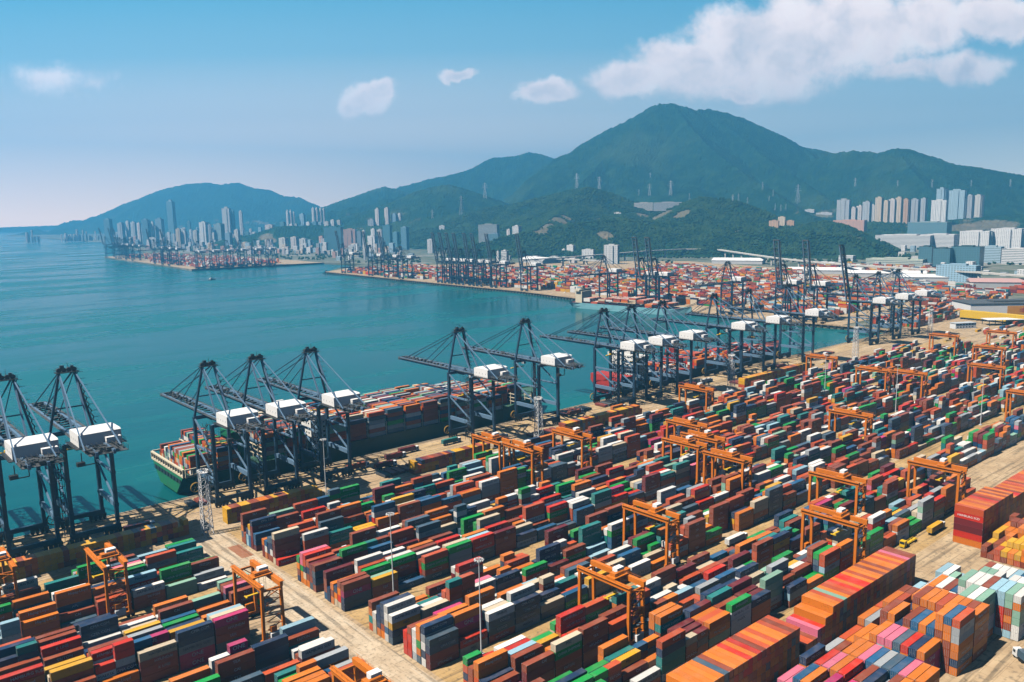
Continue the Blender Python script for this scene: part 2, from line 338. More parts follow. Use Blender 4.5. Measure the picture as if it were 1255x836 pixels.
slab('quay_deck', [(-680,-.002),(1003.0,-.002),(1300,60),(1500,-60),(1500,-900),(-680,-900)], 0, M_QUAY, 'sandy concrete deck of the near container terminal')
slab('far_quay_deck', [(990.5,200),(1007.5,448),(1043.5,725),(1050.5,1000),(1072.5,1533),(1200,1620),(1420,1500),(1700,1290),(1900,1000),(1760,420),(1500,70),(1003,70)], .05, M_QUAY, 'sandy concrete deck of the terminal across the basin')
slab('peninsula_deck', [(882.5,1975.5),(938.5,3041),(1010,3105),(1180,3000),(1268,2300),(1267,1906)], .05, M_QUAY, 'pale concrete deck of the hazy far terminal')
def road(name, u0, u1, s0, s1, z, m, label):
    o = MB().bb(u0, u1, s0, s1, z-.004, z).build(name, m); tag(o, label, 'road', kind='structure')
road('road', 127.5, 147.3, -420, -62, .012, M_ROAD, 'wide pale concrete road between the two yard halves')
for c in (-65,-122.5,-180,-237.5):
    i_ = int((-65-c)/57); road('lane_pavement', 149, 1000, c-17, c+1.5, .008, M_LANE, '%s ochre truck lane inland, right of the road' % ['first','second','third','fourth'][i_]); road('lane_pavement', -30, 126.5, c-17, c+1.5, .008, M_LANE, '%s ochre truck lane inland, left of the road' % ['first','second','third','fourth'][i_])
road('lane_pavement', 149, 520, -304, -293.5, .008, M_LANE, 'ochre lane beside the crosswise container walls')
ml = MB()
for k in range(20): ml.bb(137.0, 137.25, -70-k*17-5, -70-k*17, .013, .017)
for k in range(7): ml.bb(145.4, 145.6, -80-k*50-26, -80-k*50, .013, .017)
mo = ml.build('road_markings', worn('worn_road_paint', (.55,.50,.42), .8, .5, .8, (.42,.33,.22))); tag(mo, 'worn pale lane lines on the concrete road', 'road markings', kind='structure')
ml = MB(); ml.bb(141, 146.5, -101, -84, .013, .017); mo = ml.build('road_patch', worn('red_brown_patch', (.30,.12,.06), .5, .4, .85, (.45,.34,.22))); tag(mo, 'faded red brown painted patch on the road near the light tower', 'road patch', kind='structure')
ml = MB()
for y in (-7.5,-10.5,-14,-17.5,-21,-24.5): ml.bb(-100, 985, y-.12, y+.12, .004, .008)
mo = ml.build('quay_markings', M_YEL); tag(mo, 'yellow truck lane lines along the quay', 'road markings', kind='structure')
ml = MB()
for y in (-2.6,-27.6): ml.bb(-300, 998, y-.18, y+.18, .002, .05)
mo = ml.build('crane_rails', M_DARK); tag(mo, 'dark steel crane rails let into the quay', 'rails', kind='structure')
ml = MB(); ml.bb(-680, 1003, -.9, .25, -.6, .28)                                  # coping
for k in range(280): ml.box((-676+k*6, .55, -2.6), (1.3, .9, 4.6))                # fender piles
mo = ml.build('quay_wall', [worn('quay_wall_concrete', (.30,.25,.18), .6, .3, .9)]); tag(mo, 'concrete quay edge with a row of dark fender piles', 'quay wall', kind='structure')
ml = MB(); 
def pilewall(a, b, step):
    L = math.dist(a, b); n = int(L/step); dx, dy = (b[0]-a[0])/L, (b[1]-a[1])/L
    for k in range(n): ml.box((a[0]+dx*(k+.5)*step, a[1]+dy*(k+.5)*step, -3.2), (3.4, 3.4, 4.6), 0, math.atan2(dy, dx))
    ml.beam((*a, -.1), (*b, -.1), 3.6, 1.4, 1)
for a, b in zip([(1003,0),(990,200),(1007,448),(1043,725),(1050,1000)], [(990,200),(1007,448),(1043,725),(1050,1000),(1072,1534)]): pilewall(a, b, 9)
mo = ml.build('far_quay_wall', [M_DARK, M_QUAY]); tag(mo, 'far quay edge on dark piles across the basin', 'quay wall', kind='structure')
# ================================================================ containers
PAL = {  # name: (albedo, weight, lettering choices)
 'rust brown': ((.29,.060,.022), 20, ['TEX','CAI','TRITON','']), 'brick red': ((.54,.085,.022), 14, ['K LINE','HYUNDAI','']), 'maroon': ((.16,.018,.022), 6, ['HYUNDAI','TEX','']),
 'red': ((.60,.045,.016), 6, ['K LINE','HAMBURG SÜD']), 'orange': ((.70,.185,.013), 14, ['Hapag-Lloyd','']), 'navy': ((.014,.042,.095), 11, ['CMA CGM','CMA CGM','']), 'blue': ((.012,.105,.235), 6, ['COSCO','APL','']),
 'teal': ((.025,.22,.21), 6, ['CHINA SHIPPING','']), 'green': ((.010,.30,.070), 8, ['EVERGREEN','EVERGREEN','CHINA SHIPPING']), 'pale green': ((.24,.44,.33), 2, ['']), 'white': ((.76,.74,.70), 14, ['HAMBURG SÜD','MAERSK','']),
 'cream': ((.62,.51,.36), 5, ['MSC','']), 'grey': ((.36,.39,.41), 6, ['COSCO','MAERSK','']), 'light blue': ((.30,.50,.60), 3, ['MAERSK','']), 'slate': ((.07,.12,.165), 5, ['COSCO','']), 'yellow': ((.72,.42,.03), 3, ['MSC','']),
 'magenta': ((.50,.05,.18), .8, ['ONE']), 'pink': ((.74,.22,.32), .8, ['ONE'])}
for k_ in PAL:
    c_ = PAL[k_][0]; mx = max(c_)
    if k_ not in ('white','cream','light blue','pale green','grey'): c_ = tuple(mx*.95*(v/mx)**(1.0 if k_ in ('orange','brick red','rust brown','blue') else 1.2) for v in c_)
    PAL[k_] = (c_,) + PAL[k_][1:]
PN = list(PAL); PW = np.array([PAL[k][1] for k in PN], float); PW /= PW.sum()
DARKTXT = {'white', 'cream', 'yellow', 'pale green', 'light blue', 'grey'}
BOX = []          # dict: c (x,y,z centre), L, Wd, H, rot (0 along the quay, 1 crosswise), col, txt, zone, key
def put(x, y, z0, L, H, rot, col, zone, key=None, txt=None):
    if txt is None: txt = random.choice(PAL[col][2]) if L > 7 or random.random() < .4 else ''
    BOX.append(dict(x=x, y=y, z=z0, L=L, H=H, rot=rot, col=col, txt=txt, zone=zone, key=key, v=0, j=random.uniform(.82,1.14)))
    return z0 + H + .012
def pick(prev=None, w=PW):
    if prev and random.random() < .36: return prev
    return PN[int(RNG.choice(len(PN), p=w))]
def weights(**k):
    w = PW.copy()*.0
    for n, v in k.items(): w[PN.index(n.replace('_', ' '))] = v
    return w/w.sum()
PITCH_U, PITCH_S = 12.78, 2.74
BLK = []
for c in (-65,-122.5,-180,-237.5): BLK += [(c-17-1.22, 'a'), (c-40-1.22, 'b')]
# stacks read off the photograph: (block, side, bay, row) -> colours from the ground up
HAND = {
 (3,'r',0,5): ['navy','navy','magenta','rust brown'], (3,'r',0,4): ['cream','red','orange','rust brown'], (3,'r',0,3): ['cream','orange','navy'], (3,'r',0,2): ['orange','rust brown','orange'],
 (3,'r',1,5): ['rust brown','rust brown','yellow'], (3,'r',1,4): ['rust brown','green','pale green'], (3,'r',1,3): ['navy','green','green','green'], (3,'r',2,5): ['blue'], (3,'r',2,4): [], (3,'r',2,3): ['navy','maroon','rust brown','green'], (3,'r',2,2): ['cream','rust brown','rust brown','white'],
 (3,'r',3,5): ['slate','rust brown','green','brick red'], (3,'r',3,4): ['rust brown','red','rust brown'], (3,'r',3,3): ['maroon','navy','slate','white'], (3,'r',4,5): ['rust brown','grey','grey','green'], (3,'r',4,4): ['navy','cream','rust brown','cream'],
 (2,'r',0,5): ['rust brown','navy','slate','rust brown'], (2,'r',0,4): ['slate','rust brown','maroon','maroon'], (2,'r',0,3): ['orange','rust brown','navy','brick red'], (2,'r',0,2): ['orange','cream','navy','brick red','red'], (2,'r',0,1): ['orange','orange','green','pink','pink'], (2,'r',0,0): ['navy','rust brown','orange','green'],
 (2,'r',1,5): ['slate','grey','rust brown','maroon','green'], (2,'r',1,4): ['teal','navy','slate','teal'], (2,'r',2,5): ['navy','navy','navy','blue'],
 (1,'r',0,5): ['red'], (1,'r',0,4): ['cream','maroon','maroon','maroon','cream'], (1,'r',0,3): ['rust brown','white','navy','slate'], (1,'r',0,2): ['rust brown','navy','navy','slate'],
 (4,'r',0,5): ['slate','navy','yellow','white'], (4,'r',0,4): ['white','blue','cream','white','white'], (4,'r',0,3): ['orange','rust brown','navy','navy','navy'], (4,'r',0,2): ['orange','navy','navy','navy'], (4,'r',0,1): ['cream','cream','white'], (4,'r',0,0): ['brick red','teal','orange','rust brown'],
 (4,'r',1,5): ['rust brown','cream','cream'], (4,'r',1,4): ['grey','white','white'],
 (5,'r',0,5): ['maroon','maroon','navy','slate'], (5,'r',0,4): ['white','navy','white','grey','navy'], (5,'r',0,3): ['slate','orange','green','orange','orange'], (5,'r',0,2): ['grey','white','white','white'], (5,'r',0,1): ['red','red','red','rust brown'], (5,'r',0,0): ['red','red','red'],
 (5,'r',1,5): ['cream','red'], (5,'r',1,4): ['slate','slate','maroon','magenta','orange'], (5,'r',2,5): ['maroon','slate','slate','white'], (5,'r',2,4): ['rust brown','maroon','red','cream'], (5,'r',3,5): ['grey','navy','navy','navy'], (5,'r',4,5): ['navy','cream'], (5,'r',4,4): ['maroon','maroon','navy'], (5,'r',5,5): ['green','blue'],
 (4,'l',0,5): ['slate','navy','maroon','white'], (4,'l',0,4): ['navy','maroon','rust brown'],
 (3,'l',0,5): ['navy','navy','maroon','maroon','magenta'], (3,'l',1,5): ['magenta','magenta','grey','navy','navy'], (3,'l',2,5): ['maroon','maroon','maroon','cream'], (3,'l',3,5): ['maroon','orange'], (3,'l',4,5): ['maroon','slate','rust brown'], (3,'l',0,4): ['rust brown','slate','maroon','maroon','cream'],
 (2,'l',0,3): ['rust brown','maroon','navy','pink'], (2,'l',0,2): ['maroon','maroon','maroon','rust brown'], (2,'l',0,1): ['slate','teal','rust brown','pale green'], (2,'l',5,4): ['magenta','magenta','navy','red'],
 (2,'l',1,5): ['rust brown','maroon','orange'], (2,'l',2,5): ['navy','navy','blue'], (2,'l',3,5): ['maroon','maroon','yellow'], (2,'l',3,4): ['maroon','maroon','cream'], (2,'l',4,5): ['navy','maroon'], (2,'l',5,5): ['rust brown','slate','rust brown'],
 (6,'r',0,5): ['slate','magenta'], (6,'r',1,5): ['maroon','maroon','maroon','rust brown'],
 (0,'l',0,0): ['rust brown','teal','green'], (0,'l',0,1): ['rust brown','maroon','teal'],
}
TXT = {(3,'r',0,5,2): 'ONE', (3,'l',0,5,4): 'ONE', (3,'l',1,5,0): 'ONE', (3,'l',1,5,1): 'ONE', (3,'l',1,5,2): 'HAMBURG SÜD', (3,'l',2,5,3): 'HAMBURG SÜD', (3,'l',2,5,1): 'K LINE', (5,'r',1,4,3): 'ONE', (2,'l',5,4,0): 'ONE', (2,'l',5,4,1): 'ONE', (2,'l',3,5,1): 'HYUNDAI', (4,'r',2,5,3): 'COSCO', (3,'l',0,4,3): 'K LINE', (3,'l',0,4,2): 'K LINE'}
def fill_block(bi, side, ub, nb, sgn):
    stop, _ = BLK[bi]; prev = None; lvl = 3.0
    for bay in range(nb):
        u = ub + sgn*(bay*PITCH_U + 6.1)
        lvl = .45*lvl + .55*random.choice([1.4,2.4,3.1,3.6,4.1,3.3])
        for row in range(6):
            s = stop - row*PITCH_S; key = (bi, side, bay, row)
            if key in HAND: cols = HAND[key]; n = len(cols); twenty = False
            else:
                n = int(max(0, min(5, round(random.gauss(lvl, 1.15))))); cols = None; twenty = random.random() < .12
                if random.random() < .06: n = 0
            if twenty:
                for du in (-3.1, 3.1):
                    z = .15
                    for k in range(max(0, n + random.choice([0,0,-1,1]))): z = put(u+du, s, z, 6.06, 2.59, 0, pick(prev), 'yard', (*key, k))
                continue
            z = .15; jit = random.uniform(-.15,.15)
            for k in range(n):
                col = cols[k] if cols else pick(prev); prev = col
                z = put(u+jit, s+random.uniform(-.04,.04), z, 12.19, 2.90 if random.random() < .6 else 2.59, 0, col, 'yard', (*key, k), TXT.get((*key, k)))
for bi in range(8):
    fill_block(bi, 'r', 149.0, {0:55,1:60,2:66,3:64,4:60,5:52,6:44,7:24}[bi], 1)
    if bi < 6: fill_block(bi, 'l', {0:126,1:126,2:126,3:111,4:126,5:126}[bi], 13, -1)
# crosswise rows of boxes along the quay and inland
def wall(u0, u1, s, L, tiers, w, zone, hmap=None, step=2.52, H=2.6):
    n = int((u1-u0)/step); prev = None
    for k in range(n):
        z = .1; h = hmap(k, n) if hmap else tiers
        for tr in range(h):
            prev = pick(prev, w); z = put(u0+(k+.5)*step, s, z, L, H, 1, prev, zone, (zone, k, tr), '')
wy = weights(yellow=58, rust_brown=20, maroon=10, orange=14, brick_red=8, slate=3, navy=1, grey=1)
for i, (a, b) in enumerate([(-40,134),(153,207),(266,326),(387,472),(602,708)]):
    wall(a, b, -52.4, 6.06, 3, wy, 'quay wall %d' % i, lambda k, n: 3 if 1 < k < n-2 or random.random() < .5 else 2)
wr = weights(orange=40, brick_red=20, rust_brown=18, red=9, slate=5, pink=2.5, navy=2.5, pale_green=1, maroon=3, grey=1)
wall(188, 245, -311.2, 12.19, 5, wr, 'front crosswise wall', H=2.62)
wall(247.5, 333, -311.2, 12.19, 5, wr, 'middle crosswise wall', lambda k, n: 2 if k < 3 else 3 if k < 5 else 4 if k < 7 else 5, H=2.62)
wall(388, 520, -315.2, 12.19, 6, weights(brick_red=40, orange=26, red=16, rust_brown=18), 'red crosswise wall', lambda k, n: 6 if k < 14 else 5, H=2.95)
for b in BOX:
    if b['zone'] == 'red crosswise wall' and b['key'][1] == 0: b['col'] = ['orange','red','maroon','maroon','red','brick red'][b['key'][2]]; b['txt'] = 'HAMBURG SÜD' if b['key'][2] == 4 else ''
# stacks in the near right corner, ends towards the sun
wc = [weights(pink=20, magenta=6, orange=26, navy=12, red=8, rust_brown=8, blue=8, slate=6, grey=4), weights(orange=52, rust_brown=18, brick_red=16, blue=3, navy=4, grey=4, pink=3), weights(white=44, pale_green=14, light_blue=14, rust_brown=12, orange=5, blue=6, red=5), weights(yellow=46, rust_brown=26, orange=20, brick_red=6, blue=2)]
def heights(bay, row):
    if bay == 0: return (3 if row < 9 else 0, 0)
    if bay == 1: return (3, 0)
    if bay == 2: return ((2 if row < 3 else 3), 0 if row > 4 else 1)
    if bay == 3: return ((3 if row < 4 else 4 if row < 11 else 0), 1 if row < 5 else 0)
    if bay == 4: return ((3 if row < 3 else 5 if row < 10 else 7 if row < 13 else 0), 1)
    if bay == 5: return ((4 if row < 5 else 6 if row < 13 else 0), 1)
    if bay == 6: return ((3 if row < 3 else 4 if row < 9 else 6 if row < 12 else 0), 1 if row < 6 else 2)
    if bay == 7: return ((2 if row < 3 else 4 if row < 7 else 6), 2)
    if bay == 8: return ((2 if row < 3 else 3 if row < 7 else 5 if row < 14 else 0), 2)
    if bay == 9: return ((2 if row < 4 else 0), 2) if row < 6 else (4, 2)
    return (0, 0)
for bay in range(10):
    for row in range(15):
        h, wi = heights(bay, row)
        if bay in (0,1,2) and row > 12: h = 0
        h = max(0, h + (random.choice([0,0,0,-1]) if 0 < h < 6 else 0)); z = .1; prev = None
        for k in range(h):
            prev = pick(prev, wc[wi]); z = put(222+bay*12.9+6.1+(row-5)*.0, -323.4-row*2.62, z, 12.19, 2.75, 0, prev, 'corner', ('corner', bay, row, k))
for bay in range(6):                                                       # yellow and orange boxes by the red wall
    for row in range(20):
        h = max(0, min(5, int(1.6 + row*.22 + bay*.5 + random.uniform(-.6,.9)))); z = .1; prev = None
        for k in range(h):
            prev = pick(prev, wc[3]); z = put(379+bay*6.4+3.1, -325.5-row*2.62, z, 6.06, 2.6, 0, prev, 'yellow', ('yellow', bay, row, k), '')
for bay in range(6):
    for row in range(10):
        h = random.choice([3,4,4,5]); z = .1; prev = None
        for k in range(h): prev = pick(prev, wc[0]); z = put(430+bay*12.9, -338-row*2.62, z, 12.19, 2.75, 0, prev, 'far corner', None, '')
NEAR = len(BOX)
# far terminals: the same boxes, too many and too small to tell apart
wf = weights(rust_brown=24, brick_red=13, red=3, orange=20, white=18, cream=9, teal=3, slate=4, grey=5, navy=5, blue=4, yellow=5, green=3, maroon=6, light_blue=2)
FARB = []
def far_block(x0, x1, y0, y1, along, ang=0.0, den=.92, tiers=4, w=wf, org=(0,0)):
    ca, sa = math.cos(ang), math.sin(ang); L, Wd = 12.8, 2.8
    nx = int((x1-x0)/(L if along == 0 else Wd)); ny = int((y1-y0)/(Wd if along == 0 else L)); 
    for i in range(nx):
        for j in range(ny):
            if along == 0 and j % 8 > 5 or along == 1 and i % 8 > 5: continue
            n = int(max(0, min(tiers+1, random.gauss(tiers-.8, 1.1)))) if random.random() < den else 0
            px = x0+(i+.5)*(L if along == 0 else Wd); py = y0+(j+.5)*(Wd if along == 0 else L); X = org[0]+px*ca-py*sa; Y = org[1]+px*sa+py*ca
            for k in range(max(0, n-2), n): FARB.append((X, Y, .1+k*2.7 if k > max(0, n-2) else .1, 2.7 if k > max(0, n-2) else max(2.7, 2.7*(n-1)), along, ang, PAL[PN[int(RNG.choice(len(PN), p=w))]][0]))
for y0, y1 in ((120,255),(290,470),(500,690),(720,880),(910,1080),(1110,1290),(1320,1480)):
    x0 = 1085 if y0 > 400 else 1065; x1 = 1680 if y0 > 400 else 1560
    x1 = min(x1, 1900-(y0/2.2 if y0 > 900 else 0))
    far_block(x0, (x0+x1)/2-12, y0, y1, 1); far_block((x0+x1)/2+12, x1, y0, y1, 1)
far_block(1040, 1250, -6, 52, 0, den=.85); far_block(1270, 1500, 40, 110, 1, den=.8); far_block(1530, 1660, -120, 60, 1, den=.8, w=weights(pink=20, brick_red=40, maroon=20, white=8, rust_brown=12))
far_block(1010, 1150, -118, -70, 0, den=.45, tiers=1, w=weights(white=30, brick_red=20, rust_brown=20, blue=8, yellow=10)); far_block(950, 1100, -300, -150, 0, den=.7); far_block(1290, 1420, 20, 90, 0, den=.7, w=weights(orange=30, yellow=20, white=20, green=8, navy=10, red=12)); far_block(1750, 1960, 330, 620, 1, den=.5, tiers=3)
far_block(930, 1180, 2020, 2500, 1, den=.8, w=weights(rust_brown=30, brick_red=20, white=20, grey=10, orange=10, navy=10)); far_block(990, 1150, 2540, 2960, 1, den=.75)
# ================================================================ which boxes show largest in the picture: cast sight lines
def dims(b): return (b['L'], 2.44, b['H']) if b['rot'] == 0 else (2.44, b['L'], b['H'])
bv, bf = [], []
for b in BOX:
    dx, dy, dz = dims(b); o = len(bv); x, y, z = b['x'], b['y'], b['z']
    for zz in (z, z+dz):
        for sx, sy in ((-1,-1),(1,-1),(1,1),(-1,1)): bv.append((x+sx*dx/2, y+sy*dy/2, zz))
    bf += [(o,o+1,o+5,o+4),(o+1,o+2,o+6,o+5),(o+2,o+3,o+7,o+6),(o+3,o,o+4,o+7),(o+4,o+5,o+6,o+7)]
bvh = BVHTree.FromPolygons(bv, bf)
for iy in range(150):
    py = 836 - 1.5 - iy*3
    for ix in range(418):
        h = bvh.ray_cast(CAM, ray(ix*3+1.5, py))
        if h[2] is not None: BOX[h[2]//5]['v'] += 1
order = sorted(range(NEAR), key=lambda i: -BOX[i]['v'])
SINGLE = [i for i in order[:299] if BOX[i]['v'] > 0]; SSET = set(SINGLE)

# ---------------------------------------------------------------- lettering meshes (shared)
def text_mesh(s, size):
    cu = bpy.data.curves.new('lettering', 'FONT'); cu.body = s; cu.size = size; cu.align_x = 'CENTER'; cu.align_y = 'CENTER'; cu.resolution_u = 2; cu.extrude = .012
    o = bpy.data.objects.new('lettering', cu); COL.objects.link(o); bpy.context.view_layer.update()
    me = bpy.data.meshes.new_from_object(o.evaluated_get(bpy.context.evaluated_depsgraph_get())); bpy.data.objects.remove(o); bpy.data.curves.remove(cu)
    me.transform(Matrix.Rotation(math.pi/2, 4, 'X')); return me
TSIZE = {'ONE': 2.0}; TM = {}
def letters(s, dark):
    k = (s, dark)
    if k not in TM: me = text_mesh(s, TSIZE.get(s, 1.35)); me.materials.clear(); me.materials.append(M_LETD if dark else M_LETW); TM[k] = me
    return TM[k]
# ---------------------------------------------------------------- one detailed box of each size: corrugated shell, rails, castings, doors
SHELL = {}
def shell(L, H):
    k = (L, H)
    if k in SHELL: return SHELL[k]
    m = MB(); hx, hy = L/2, 1.22
    for sx in (-1, 1):
        for sy in (-1, 1): m.box((sx*(hx-.09), sy*(hy-.06), H/2), (.17, .115, H-.02))
    for sy in (-1, 1):
        m.box((0, sy*(hy-.05), .09), (L-.36, .09, .16)); m.box((0, sy*(hy-.05), H-.07), (L-.36, .09, .10))
        n = int((L-.4)/.28); x0 = -L/2+.2; p = (L-.4)/n; vs = []; fs = []
        for i in range(n*2+1):
            x = x0 + i*p/2; yy = sy*(hy-.035-(.0 if i % 2 == 0 else .055)); vs += [(x, yy, .16), (x, yy, H-.11)]
        for i in range(n*2):
            a = i*2; fs.append((a, a+2, a+3, a+1) if sy < 0 else (a+1, a+3, a+2, a))
        m.add(vs, fs)
    n = int((L-.4)/.42); p = (L-.4)/n; vs = []; fs = []                           # roof sheet with swages
    for i in range(n*2+1):
        x = -L/2+.2+i*p/2; zz = H-.03-(0 if i % 2 == 0 else .025); vs += [(x, -hy+.1, zz), (x, hy-.1, zz)]
    for i in range(n*2): fs.append((i*2, i*2+2, i*2+3, i*2+1))
    m.add(vs, fs)
    for sx in (-1, 1): m.box((sx*(hx-.1), 0, H-.06), (.14, 2.2, .10)); m.box((sx*(hx-.1), 0, .08), (.14, 2.2, .14))
    m.box((hx-.10, 0, H/2), (.05, 2.2, H-.3)); m.box((0, 0, .1), (L-.3, 2.3, .08))
    for sx in (-1, 1):
        for sy in (-1, 1):
            for z in (.06, H-.06): m.box((sx*(hx-.085), sy*(hy-.078), z), (.178, .162, .122), 1)
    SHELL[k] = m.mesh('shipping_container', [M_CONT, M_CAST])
    return SHELL[k]
DOOR = {}
def door(L, H):
    if (L, H) in DOOR: return DOOR[(L, H)]
    m = MB(); x = -L/2
    for sy in (-1, 1):
        m.box((x+.06, sy*.55, H/2), (.05, 1.05, H-.26))
        for z in (H*.28, H*.52, H*.75): m.box((x+.03, sy*.55, z), (.02, .98, .10))
        for yy in (.28, .82): m.beam((x+.01, sy*yy, .14), (x+.01, sy*yy, H-.14), .05, .05, 1)
        m.box((x, sy*.42, H*.42), (.04, .36, .05), 1)
    DOOR[(L, H)] = m.mesh('door', [M_CONT, M_ROD]); return DOOR[(L, H)]
def zone_words(b):
    k = b['key']; z = b['zone']
    if z == 'yard': return '%s stack %s of road, %s row, %s block inland' % (nth(k[2]+1), 'right' if k[1] == 'r' else 'left', nth(k[3]+1), nth(k[0]+1))
    if z == 'corner': return '%s column, %s bay of the near right corner stacks' % (nth(k[2]+1), nth(k[1]+1))
    if z == 'yellow': return '%s column, %s bay of yellow stacks beside red wall' % (nth(k[2]+1), nth(k[1]+1))
    if z.startswith('quay wall'): return '%s slot of the %s mustard row along quay' % (nth(k[1]+1), nth(int(z[-1])+1))
    return '%s slot of the %s' % (nth(k[1]+1), z)
stack_top = {}
for b in BOX[:NEAR]:
    if b['key']: stack_top[(b['zone'], b['key'][:-1], round(b['x'], 0) if b['L'] < 7 else 0)] = max(stack_top.get((b['zone'], b['key'][:-1], round(b['x'], 0) if b['L'] < 7 else 0), 0), b['key'][-1])
for i in SINGLE:
    b = BOX[i]; H, L = b['H'], b['L']; a = PAL[b['col']][0]; c = tuple(min(.9, x*b['j']) for x in a)
    o = bpy.data.objects.new('shipping_container', shell(L, H)); COL.objects.link(o); o.location = (b['x'], b['y'], b['z']); o.rotation_euler.z = -math.pi/2 if b['rot'] else 0; o.color = (*c, 1)
    top = stack_top.get((b['zone'], b['key'][:-1], round(b['x'], 0) if L < 7 else 0), b['key'][-1]) - b['key'][-1] if b['key'] else 0
    tier = ['topmost', 'second from top', 'third from top', 'fourth from top', 'fifth from top', 'sixth from top', 'seventh from top'][min(top, 6)]
    short = ' short' if L < 7 and b['zone'] == 'yard' else ''
    lab = '%s%s container, %s, %s' % (b['col'], short, tier, zone_words(b))
    tag(o, lab, 'shipping container', 'containers stacked in the yard')
    d = bpy.data.objects.new('door', door(L, H)); COL.objects.link(d); d.parent = o; d.color = o.color
    if b['txt']:
        tme = letters(b['txt'], b['col'] in DARKTXT); e = bpy.data.objects.new('lettering', tme); COL.objects.link(e); e.parent = o
        if b['rot']: e.location = (0, -1.235, H/2)
        else: e.location = (random.choice([0, .0, 1.5]) if b['txt'] != 'ONE' else 0, -1.235, H/2+.1)
# ---------------------------------------------------------------- every other box: one mesh
cx_, hd_, rc_ = [], [], []
for i, b in enumerate(BOX):
    if i in SSET: continue
    d = dims(b); cx_.append((b['x'], b['y'], b['z']+d[2]/2)); hd_.append((d[0]/2, d[1]/2, d[2]/2-.05)); rc_.append(tuple(min(.9, x*b['j']) for x in PAL[b['col']][0]) + (0.0,))
for (X, Y, z, h, along, ang, c) in FARB:
    L, Wd = (12.19, 2.44) if along == 0 else (2.44, 12.19); k = random.uniform(.8, 1.15); cx_.append((X, Y, z+h/2)); hd_.append((L/2, Wd/2, h/2-.03)); rc_.append((c[0]*k, c[1]*k, c[2]*k, ang))
def bulk_mesh(name, cen, half, cols, extra=None):
    cen = np.array(cen, np.float32); half = np.array(half, np.float32); cols = np.array(cols, np.float32); n = len(cen)
    sg = np.array([(-1,-1,-1),(1,-1,-1),(1,1,-1),(-1,1,-1),(-1,-1,1),(1,-1,1),(1,1,1),(-1,1,1)], np.float32)
    V = (cen[:,None,:] + half[:,None,:]*sg[None]).reshape(-1, 3)
    F = np.array([(0,1,5,4),(1,2,6,5),(2,3,7,6),(3,0,4,7),(4,5,6,7)], np.int32); Q = (np.arange(n, dtype=np.int32)[:,None,None]*8 + F[None]).reshape(-1)
    C = np.repeat(np.concatenate([cols[:,:3], np.ones((n,1), np.float32)], 1), 5, 0); mi = np.zeros(n*5, np.int32)
    nl = np.full(n*5, 4, np.int32)
    if extra:
        ev, ef, em = extra; base = len(V); V = np.concatenate([V, np.array(ev, np.float32)]); Q = np.concatenate([Q] + [np.array(f, np.int32)+base for f in ef]); nl = np.concatenate([nl, np.array([len(f) for f in ef], np.int32)])
        mi = np.concatenate([mi, np.array(em, np.int32)]); C = np.concatenate([C, np.ones((len(ef), 4), np.float32)])
    me = bpy.data.meshes.new(name); me.vertices.add(len(V)); me.vertices.foreach_set('co', V.ravel()); me.loops.add(len(Q)); me.loops.foreach_set('vertex_index', Q); me.polygons.add(len(nl))
    ls = np.concatenate([[0], np.cumsum(nl)[:-1]]).astype(np.int32); me.polygons.foreach_set('loop_start', ls); me.polygons.foreach_set('loop_total', nl); me.polygons.foreach_set('material_index', mi); me.polygons.foreach_set('use_smooth', np.zeros(len(nl), bool)); me.update(calc_edges=True)
    at_ = me.color_attributes.new('Col', 'FLOAT_COLOR', 'CORNER'); at_.data.foreach_set('color', np.repeat(C, nl, 0).ravel()); return me
ev, ef, em = [], [], []; FLAT = {}
for i, b in enumerate(BOX):
    if i in SSET or not b['txt'] or b['rot'] or b['v'] < 4: continue
    if b['txt'] not in FLAT:
        me = letters(b['txt'], False); FLAT[b['txt']] = ([tuple(v.co) for v in me.vertices], [tuple(p.vertices) for p in me.polygons if p.normal.y < -.9])
    vs, fs = FLAT[b['txt']]; o = len(ev); mi = 2 if b['col'] in DARKTXT else 1
    ev += [(b['x']+v[0], b['y']-1.245, b['z']+b['H']/2+.1+v[2]) for v in vs]
    ef += [[o+k for k in f] for f in fs]; em += [mi]*len(fs)
for i, b in enumerate(BOX):
    if i in SSET or b['v'] < 5: continue
    dx, dy, dz = dims(b); x0, y0, z0 = b['x']-dx/2, b['y']-dy/2, b['z']
    if b['rot'] == 0:
        for yy in (.32, .92, 1.50, 2.08): o = len(ev); ev += [(x0-.03, y0+yy, z0+.2), (x0-.03, y0+yy+.07, z0+.2), (x0-.03, y0+yy+.07, z0+dz-.2), (x0-.03, y0+yy, z0+dz-.2)]; ef.append([o+3, o+2, o+1, o]); em.append(3)
    for xx in (x0+.02, x0+dx-.22):
        for zz in (z0+.06, z0+dz-.20): o = len(ev); ev += [(xx, y0-.025, zz), (xx+.2, y0-.025, zz), (xx+.2, y0-.025, zz+.14), (xx, y0-.025, zz+.14)]; ef.append([o, o+1, o+2, o+3]); em.append(4)
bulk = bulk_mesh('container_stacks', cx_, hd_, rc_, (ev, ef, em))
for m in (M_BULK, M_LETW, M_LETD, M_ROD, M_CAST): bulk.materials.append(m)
bo = bpy.data.objects.new('container_stacks', bulk); COL.objects.link(bo)
tag(bo, 'thousands of stacked containers of every colour filling the port', 'container stacks', kind='stuff')
print('BOXES', len(BOX), 'FAR', len(FARB), 'bulk polys', len(bulk.polygons), 'min v', BOX[SINGLE[-1]]['v'])
